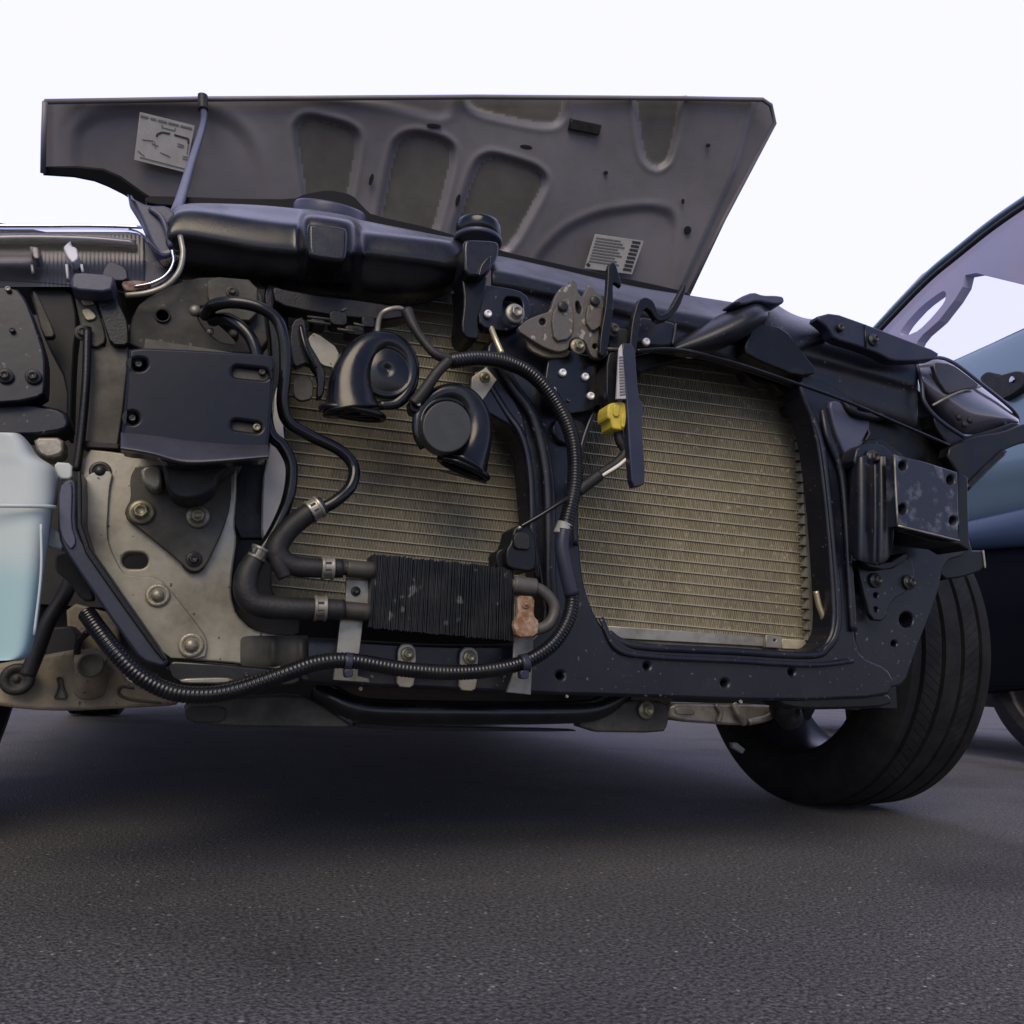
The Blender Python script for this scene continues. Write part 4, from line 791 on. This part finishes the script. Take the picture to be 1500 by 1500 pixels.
plate('yellow_mark', [(118, 438), (136, 438), (138, 446), (122, 448)], .982, .004, m_bolt, car, b=1.5); plate('yellow_mark', [(118, 454), (130, 450), (142, 462), (138, 468), (126, 470)], .982, .004, m_bolt, car, b=1.5)
plate('clip_leg', [(140, 430), (168, 430), (186, 468), (188, 482), (188, 506), (162, 505), (150, 470)], .98, .014, m_black, car, b=2)
# black wheel arch brackets at the left edge
wb = plate('arch_bracket', [(-60, 420), (22, 420), (38, 438), (54, 480), (66, 520), (66, 560), (64, 580), (20, 590), (-60, 590)], .97, .03, m_frame, car, b=3)
for (x, y) in [(8, 551), (49, 552)]: bolt(x, y, .968, 11, wb, m_boltd)
screw(12, 424, .968, 4, wb, m_bright); screw(18, 484, .968, 4, wb, m_boltd)
plate('arch_bracket', [(-60, 590), (40, 588), (96, 600), (104, 620), (96, 632), (44, 640), (-60, 636)], .985, .04, m_frame, car, b=6)
plate('arch_strut', [(40, 420), (104, 420), (114, 470), (108, 520), (104, 640), (96, 640), (98, 560), (66, 500), (50, 450)], 1.04, .03, m_dark, car, b=3)
plate('arch_strut', [(46, 424), (56, 432), (80, 486), (78, 494), (62, 494)], 1.0, .01, m_greyd, car, b=2)

# ---- washer bottle
wt = grid('washer_bottle', [[(-60, y, .95), (x0 * .35, y, .925), (x0 * .8, y, .93), (x0 - 3, y + 1, .945), (x0, y + 2, .97)] for y, x0 in [(632, 30), (644, 42), (652, 48), (668, 56), (676, 72), (684, 84), (700, 87), (735, 86), (745, 82)]], m_bottle, car, thick=.004)
grid('bottle_body', [[(-60, y, .945), (x0 * .4, y, .91), (x0 * .8, y, .915), (x0 - 3, y + 1, .93), (x0, y + 2, .97)] for y, x0 in [(738, 78), (746, 79), (770, 76), (800, 71), (838, 67), (900, 59), (940, 52), (956, 47), (966, 38), (968, 20)]], m_fluid, wt, thick=.004, label='lower half of the bottle with blue washer fluid showing through')
tube('bottle_rib', [(60, 768, .912), (60, 840, .908), (50, 930, .91)], 1.8, m_bottle, wt)
tube('bottle_seam', [(-40, 741, .915), (30, 741, .905), (70, 742, .915), (80, 743, .93)], 3, m_bottle, wt)
plate('bottle_neck', [(48, 640), (92, 640), (94, 664), (70, 672), (54, 664)], .98, .03, m_alu, wt, b=4); plate('bottle_neck', [(78, 676), (106, 678), (106, 702), (84, 702)], .975, .02, m_bottle, wt, b=3); plate('bottle_neck', [(66, 770), (88, 780), (94, 806), (66, 800)], .965, .02, m_bottle, wt, b=3)

# ---- suspension and underside at the lower left
lc = plate('control_arm', [(-60, 980), (10, 970), (70, 958), (116, 950), (146, 958), (172, 978), (188, 1002), (258, 1026), (258, 1034), (180, 1038), (100, 1042), (40, 1040), (-60, 1026)], 1.10, .06, m_beige, car, b=6)
disc('bushing', 26, 995, 1.09, 23, [(1, 0), (1, .3), (.85, .4), (.5, .4), (.45, .3), (.2, .3), (.15, .4), (.02, .4)], m_rubber, lc)
tube('ball_joint', [(132, 1010, 1.10, 1), (133, 990, 1.085, 1), (133, 962, 1.07, 1.05)], 21, m_beige, lc, sides=18); disc('joint_cap', 133, 974, 1.05, 18, [(1, 0), (1, .1), (.85, .16), (.8, .06), (.05, .04)], m_greyd, lc)
tube('cast_rib', [(80, 1022, 1.098), (86, 1006, 1.098), (84, 994, 1.098), (90, 994, 1.098), (92, 1006, 1.098), (96, 1022, 1.098), (80, 1023, 1.098)], 1.5, m_greyd, lc); tube('cast_rib', [(236, 1030, 1.098), (190, 1024, 1.098), (174, 1016, 1.098), (178, 1006, 1.098), (196, 1008, 1.098)], 2, m_greyd, lc)
tube('sway_link', [(40, 990, 1.06), (54, 955, 1.06), (70, 912, 1.06), (92, 876, 1.07), (104, 850, 1.09)], 11, m_rubber, car)
plate('subframe_box', [(68, 920), (112, 916), (116, 976), (96, 984), (66, 972)], 1.12, .05, m_dark, car, b=3)
plate('subframe_tab', [(80, 812), (100, 808), (118, 838), (132, 856), (138, 880), (120, 880), (100, 852), (80, 836)], 1.02, .02, m_greyd, car, b=3)
tube('fluid_line', [(112, 966, 1.08), (116, 940, 1.07), (130, 925, 1.06)], 5, m_gloss, car)
plate('subframe_box', [(96, 880), (170, 900), (180, 990), (140, 960), (100, 950)], 1.18, .04, m_beige, car, b=4)
plate('sky_gap_patch', [(178, 978), (186, 980), (202, 998), (200, 1002), (182, 1000)], 1.12, .01, m_white, car, b=1)  # added white patch, stands for bright sky glimpsed through the gap
ur = plate('undertray', [(268, 1030), (330, 1022), (440, 1018), (470, 1030), (512, 1060), (520, 1066), (440, 1066), (330, 1064), (274, 1058)], 1.06, .12, m_greyd, car, b=3)
plate('undertray_strip', [(270, 1036), (330, 1034), (330, 1058), (276, 1058)], 1.055, .004, m_dark, ur, b=1)
tube('crossmember_tube', [(466, 1008, 1.06), (488, 1022, 1.05), (516, 1036, 1.045), (560, 1042, 1.045), (680, 1044, 1.045), (800, 1044, 1.045), (866, 1040, 1.05), (902, 1022, 1.06), (920, 1006, 1.08)], 17, m_gloss, car, sides=18)
plate('lower_shield', [(250, 985), (440, 996), (900, 1012), (990, 1016), (980, 1036), (900, 1040), (520, 1044), (260, 1032)], 1.13, .03, m_dark, car, b=3)
rb = plate('mount_bracket', [(846, 1034), (920, 1026), (980, 1028), (980, 1060), (972, 1074), (850, 1072)], 1.05, .02, m_greyd, car, b=3); bolt(946, 1040, 1.047, 13, rb)
plate('shield_edge', [(520, 1058), (600, 1064), (840, 1068), (846, 1072), (600, 1070), (520, 1066)], 1.07, .02, m_dark, car, b=1)
# aluminium arm at the right
aa = plate('control_arm', [(980, 1030), (1040, 1032), (1120, 1032), (1146, 1036), (1140, 1046), (1120, 1056), (1090, 1064), (980, 1056)], 1.14, .05, m_alu, car, b=4)
plate('arm_pocket', [(990, 1036), (1018, 1037), (1018, 1048), (990, 1047)], 1.137, .004, m_bright, aa, b=2); tube('arm_rib', [(1048, 1032, 1.137), (1056, 1044, 1.135), (1052, 1058, 1.137)], 3, m_alu, aa); tube('arm_rib', [(1074, 1030, 1.135), (1082, 1046, 1.13), (1090, 1060, 1.135)], 5, m_alu, aa); tube('arm_rib', [(1140, 1034, 1.135), (1126, 1050, 1.13), (1096, 1058, 1.135)], 5, m_alu, aa)
tube('rubber_boot', [(1140, 1030, 1.1, .8), (1146, 1038, 1.1, 1), (1152, 1046, 1.1, .85), (1158, 1050, 1.1, 1.05), (1168, 1056, 1.1, .6)], 20, m_rubber, car)
plate('tail_clip', [(1248, 1030), (1266, 1030), (1262, 1040), (1248, 1040)], 1.02, .02, m_lblue, car, b=1.5)
screw(830, 1020, .99, 2.5, car, m_bright); screw(1084, 1028, .99, 3, car, m_bright); screw(528, 1009, .97, 3, car, m_bolt)

# ---- wheels
def wheel(name, loc, parent, w=.25, r=.372):
    """tyre with grooves and slanted cuts, rim on both sides; axis along X"""
    prof = [(.252, -w * .40), (.262, -w * .47), (.295, -w * .52), (.33, -w * .50), (.355, -w * .45), (r - .004, -w * .41)]
    gx = [-.31, -.11, .09, .29]
    tr = [-.38]
    for q in gx: tr += [q - .022, q - .018, q + .018, q + .022]
    tr += [.38]
    for q in tr:
        deep = any(abs(abs(q - c) - .018) < .002 for c in gx)
        crown = .004 * (q / .38) ** 2
        prof.append((r - crown - (.010 if deep else 0), q * w))
    prof += [(r - .004, w * .41), (.355, w * .45), (.33, w * .50), (.295, w * .52), (.262, w * .47), (.252, w * .40)]
    n = 144; V = []; Fc = []; npf = len(prof)
    for i in range(n):
        a = 2 * math.pi * i / n
        for (rr, xx) in prof:
            aa_ = a + (.10 * abs(xx) / w if rr > r - .012 else 0)
            V.append((xx, rr * math.cos(aa_), rr * math.sin(aa_)))
    for i in range(n):
        j = (i + 1) % n
        for k in range(npf - 1): Fc.append((i * npf + k, i * npf + k + 1, j * npf + k + 1, j * npf + k))
    me = fixn(mesh('tyre', V, Fc))
    wh = bpy.data.objects.new(name, None)
    t = put('wheel', me, m_tyre, parent); t.location = loc
    me.polygons.foreach_set('use_smooth', [True] * len(me.polygons)); me.set_sharp_from_angle(angle=R(28))
    # slanted sipes as thin dark ridges cut between blocks
    sv = []; sf = []
    for i in range(120):
        a = 2 * math.pi * i / 120
        for (x0, x1, s) in [(-.37, -.335, 1), (-.285, -.135, 1), (.115, .265, -1), (.315, .37, -1)]:
            k = len(sv)
            for t_, xx in ((0, x0), (1, x1)):
                for da in (-.0018, .0018):
                    aa_ = a + da + s * t_ * .09 + .10 * abs(xx); rr = r + .0006 - .004 * (xx / .38) ** 2
                    sv.append((xx * w, rr * math.cos(aa_), rr * math.sin(aa_)))
            sf.append((k, k + 1, k + 3, k + 2))
    sp2 = put('tread_cuts', mesh('tread_cuts', sv, sf), m_seal, t, kind='stuff')
    rv = lathe_me('rim', [(.266, -.118), (.256, -.112), (.250, -.09), (.243, -.05), (.240, .05), (.250, .10), (.264, .112), (.268, .11), (.254, .09), (.246, .05), (.249, -.05), (.256, -.10)], 56, caps=False); rm = put('rim', rv, m_rim, t, smooth=True); rm.rotation_euler = (0, 0, R(90))
    sv = []; sf = []
    for k in range(6):
        a = 2 * math.pi * k / 6 + .3; k0 = len(sv)
        for (rr, hw) in ((.04, .030), (.14, .022), (.243, .036)):
            for (ww, xx) in ((-hw, .05), (hw, .05), (hw, .085), (-hw, .085)):
                sv.append((xx, rr * math.cos(a) - ww * math.sin(a), rr * math.sin(a) + ww * math.cos(a)))
        for q in (0, 4): sf += [(k0 + q + i, k0 + q + (i + 1) % 4, k0 + q + 4 + (i + 1) % 4, k0 + q + 4 + i) for i in range(4)]
    put('spokes', fixn(mesh('spokes', sv, sf)), m_rim, t)
    rv2 = lathe_me('brake_disc', [(.05, -.03), (.14, -.025), (.145, -.02), (.145, .0), (.07, .005), (.065, .04), (.02, .045)], 36); b3 = put('brake_disc', rv2, m_dark, t, smooth=True); b3.rotation_euler = (0, 0, R(90))
    return t
wr = wheel('wheel', (1.385, 1.58, .372), car)
for loc in [(-.47, 1.58, .372), (-.47, 4.35, .372), (1.385, 4.35, .372)]:
    c = wr.copy(); COL.objects.link(c); c.location = loc
    for ch in wr.children:
        d = ch.copy(); COL.objects.link(d); d.parent = c
        if ch.get('kind'): d['kind'] = ch['kind']
plate('wheel_weight', [(1072, 1088), (1080, 1088), (1092, 1098), (1088, 1104), (1074, 1096)], 1.38, .01, m_tapew, car, r=0, b=1)

# ---- right headlight
rh = grid('headlight', [[(x, y0, Yy + .03), (x, (y0 * 2 + y1) / 3, Yy), (x, (y0 + y1 * 2) / 3, Yy), (x, y1, Yy + .03)] for x, y0, y1, Yy in [(1340, 527, 545, 1.0), (1350, 525, 586, .99), (1368, 522, 608, .985), (1390, 527, 627, .98), (1412, 541, 641, .98), (1440, 563, 637, .99), (1466, 584, 632, 1.0), (1484, 600, 628, 1.01), (1494, 611, 624, 1.02)]], m_pod, car, thick=.003, label='right headlight pod, clear lens over a silver reflector')
plate('pod_shade', [(1366, 530), (1394, 532), (1424, 554), (1438, 566), (1406, 572), (1388, 578), (1374, 556)], .978, .008, m_refl, rh, b=2)
tube('lens_edge', [(1352, 527, 1.005), (1376, 524, 1.0), (1396, 531, .995), (1416, 545, .995), (1442, 566, 1.0), (1466, 585, 1.012), (1484, 601, 1.02), (1491, 613, 1.03), (1487, 625, 1.035), (1470, 631, 1.03)], 2.6, m_lblue, rh)
tube('pod_divider', [(1366, 594, .984), (1384, 584, .979), (1406, 574, .979), (1436, 566, .99)], 1.8, m_bright, rh)
for (x, y) in [(1404, 612), (1412, 622), (1420, 616)]: disc('lamp_fitting', x, y, .982, 5, [(1, 0), (1, .4), (.6, .8), (.1, .8)], m_dark, rh)
tube('pod_rim', [(1342, 532, 1.0), (1350, 562, .99), (1353, 586, .986), (1367, 607, .983), (1390, 626, .98), (1412, 640, .98)], 3, m_navy, rh)

# ================================================================== THE PALE BLUE CAR PARKED ALONGSIDE
bc = empty('parked_car', (3.6, 2.6, 0), 'pale blue car parked alongside on the right', 'car')
XB = 2.95
def sgrid(name, cols, mat, parent, **kw):
    nc, nr = len(cols), len(cols[0]); V = [PXp(*p) for c in cols for p in c]
    Fc = [(i * nr + j, i * nr + j + 1, (i + 1) * nr + j + 1, (i + 1) * nr + j) for i in range(nc - 1) for j in range(nr - 1)]
    me = fixn(mesh(name, V, Fc)); o = put(name, me, mat, parent, smooth=True, **kw)
    s = o.modifiers.new('solid', 'SOLIDIFY'); s.thickness = .02; s.offset = -1
    s = o.modifiers.new('sub', 'SUBSURF'); s.levels = 2; s.render_levels = 2
    return o
def lineY(x, x0, y0, x1, y1): return y0 + (y1 - y0) * (x - x0) / (x1 - x0)
xs_ = [1250, 1300, 1360, 1420, 1480, 1540, 1600]
body = sgrid('body', [[(x, lineY(x, 1400, 531, 1500, 486), XB + .02), (x, lineY(x, 1400, 536, 1500, 492), XB), (x, lineY(x, 1400, 600, 1500, 570), XB - .04), (x, lineY(x, 1410, 700, 1500, 686), XB - .05), (x, lineY(x, 1410, 712, 1500, 700), XB - .035), (x, lineY(x, 1410, 760, 1500, 742), XB - .02), (x, lineY(x, 1410, 766, 1500, 748), XB)] for x in xs_], m_bluep, bc)
sgrid('lower_cladding', [[(x, lineY(x, 1415, 768, 1500, 749), XB - .02), (x, lineY(x, 1415, 774, 1500, 756), XB - .045), (x, lineY(x, 1415, 796, 1500, 788), XB - .05), (x, lineY(x, 1415, 804, 1500, 798), XB - .01)] for x in xs_], m_clad, bc)
sgrid('sill', [[(x, lineY(x, 1415, 800, 1500, 794), XB), (x, lineY(x, 1460, 892, 1500, 890), XB - .01), (x, lineY(x, 1460, 897, 1500, 895), XB + .0), (x, lineY(x, 1460, 1020, 1500, 1016), XB + .03)] for x in xs_], m_bluedk, bc)
side_t0 = [(1380, 775), (1420, 765), (1500, 747), (1600, 724)]
# window: frame arch, seal, glass, seats inside
arch = [(1250, 512), (1282, 477), (1333, 423), (1367, 390), (1400, 363), (1450, 323), (1500, 288), (1560, 250), (1620, 218)]
def side_tube(name, pts, r, mat, parent, X, **kw):
    S = spline(pts, 6); return sweep(name, [PXp(s[0], s[1], X) for s in S], r, mat, parent, 10, **kw)
side_tube('roof_rail', [(x, y + 4) for x, y in arch], .014, m_bluep, body, XB + .03)
side_tube('window_seal', [(x, y + 14) for x, y in arch], .012, m_rubber, bc, XB + .02)
side_tube('moulding_gap', side_t0, .007, m_rubber, bc, XB - .02)
side_tube('belt_seal', [(1380, 541), (1440, 512), (1500, 484), (1600, 440)], .008, m_rubber, bc, XB + .005)
gp = [(1280, 490), (1333, 432), (1367, 400), (1400, 373), (1450, 333), (1500, 298), (1620, 228), (1620, 434), (1500, 487), (1400, 532), (1300, 577)]
def splate(name, pts, X, depth, mat, parent, holes=(), r=0, b=.001, **kw):
    pts = rnd(pts, r) if r else pts
    f2 = lambda q: [(lambda p: (-p.y, p.z))(PXp(x, y, X)) for x, y in q]
    return plate2(name, f2(pts), [f2(h) for h in holes], depth, b, lambda u, v, w: (X + w, -u, v), mat, parent, **kw)
splate('window', gp, XB + .035, .004, m_glass, bc)
splate('seat', [(1270, 505), (1300, 455), (1350, 402), (1400, 366), (1460, 318), (1620, 240), (1620, 430), (1500, 417), (1430, 400), (1414, 403), (1410, 420), (1398, 440), (1375, 470), (1352, 490), (1344, 500), (1330, 530), (1280, 560)], XB + .35, .06, m_seat, bc,
       holes=[rnd([(1318, 487), (1328, 472), (1350, 448), (1380, 426), (1386, 428), (1384, 442), (1366, 464), (1346, 484), (1330, 491), (1320, 491)], 1)])
hd = splate('door_handle', [(1434, 553), (1444, 544), (1454, 546), (1460, 551), (1486, 543), (1499, 545), (1504, 555), (1498, 568), (1480, 580), (1466, 587), (1452, 575), (1438, 563)], XB - .09, .05, m_rubber, bc, r=2, b=.006)
o = lathe_me('key_lock', [(.012, 0), (.012, .004), (.009, .006), (.002, .006)], 16); o = put('key_lock', o, m_chrome, hd); o.location = PXp(1483, 556, XB - .091); o.rotation_euler = (0, 0, R(-90))
w2 = wr.copy(); COL.objects.link(w2); w2.parent = bc; w2.matrix_parent_inverse = Matrix.Translation(-Vector(bc.location)); w2.location = (3.12, 2.16, .34); w2.scale = (.95, .92, .92)
for ch in wr.children:
    d = ch.copy(); COL.objects.link(d); d.parent = w2
    if ch.get('kind'): d['kind'] = ch['kind']
boxm('underbody', 3.3, 4.5, 1.0, 4.6, .20, .60, m_dark, bc)
boxm('far_side', 4.5, 4.55, .6, 4.6, .3, .80, m_bluep, bc)
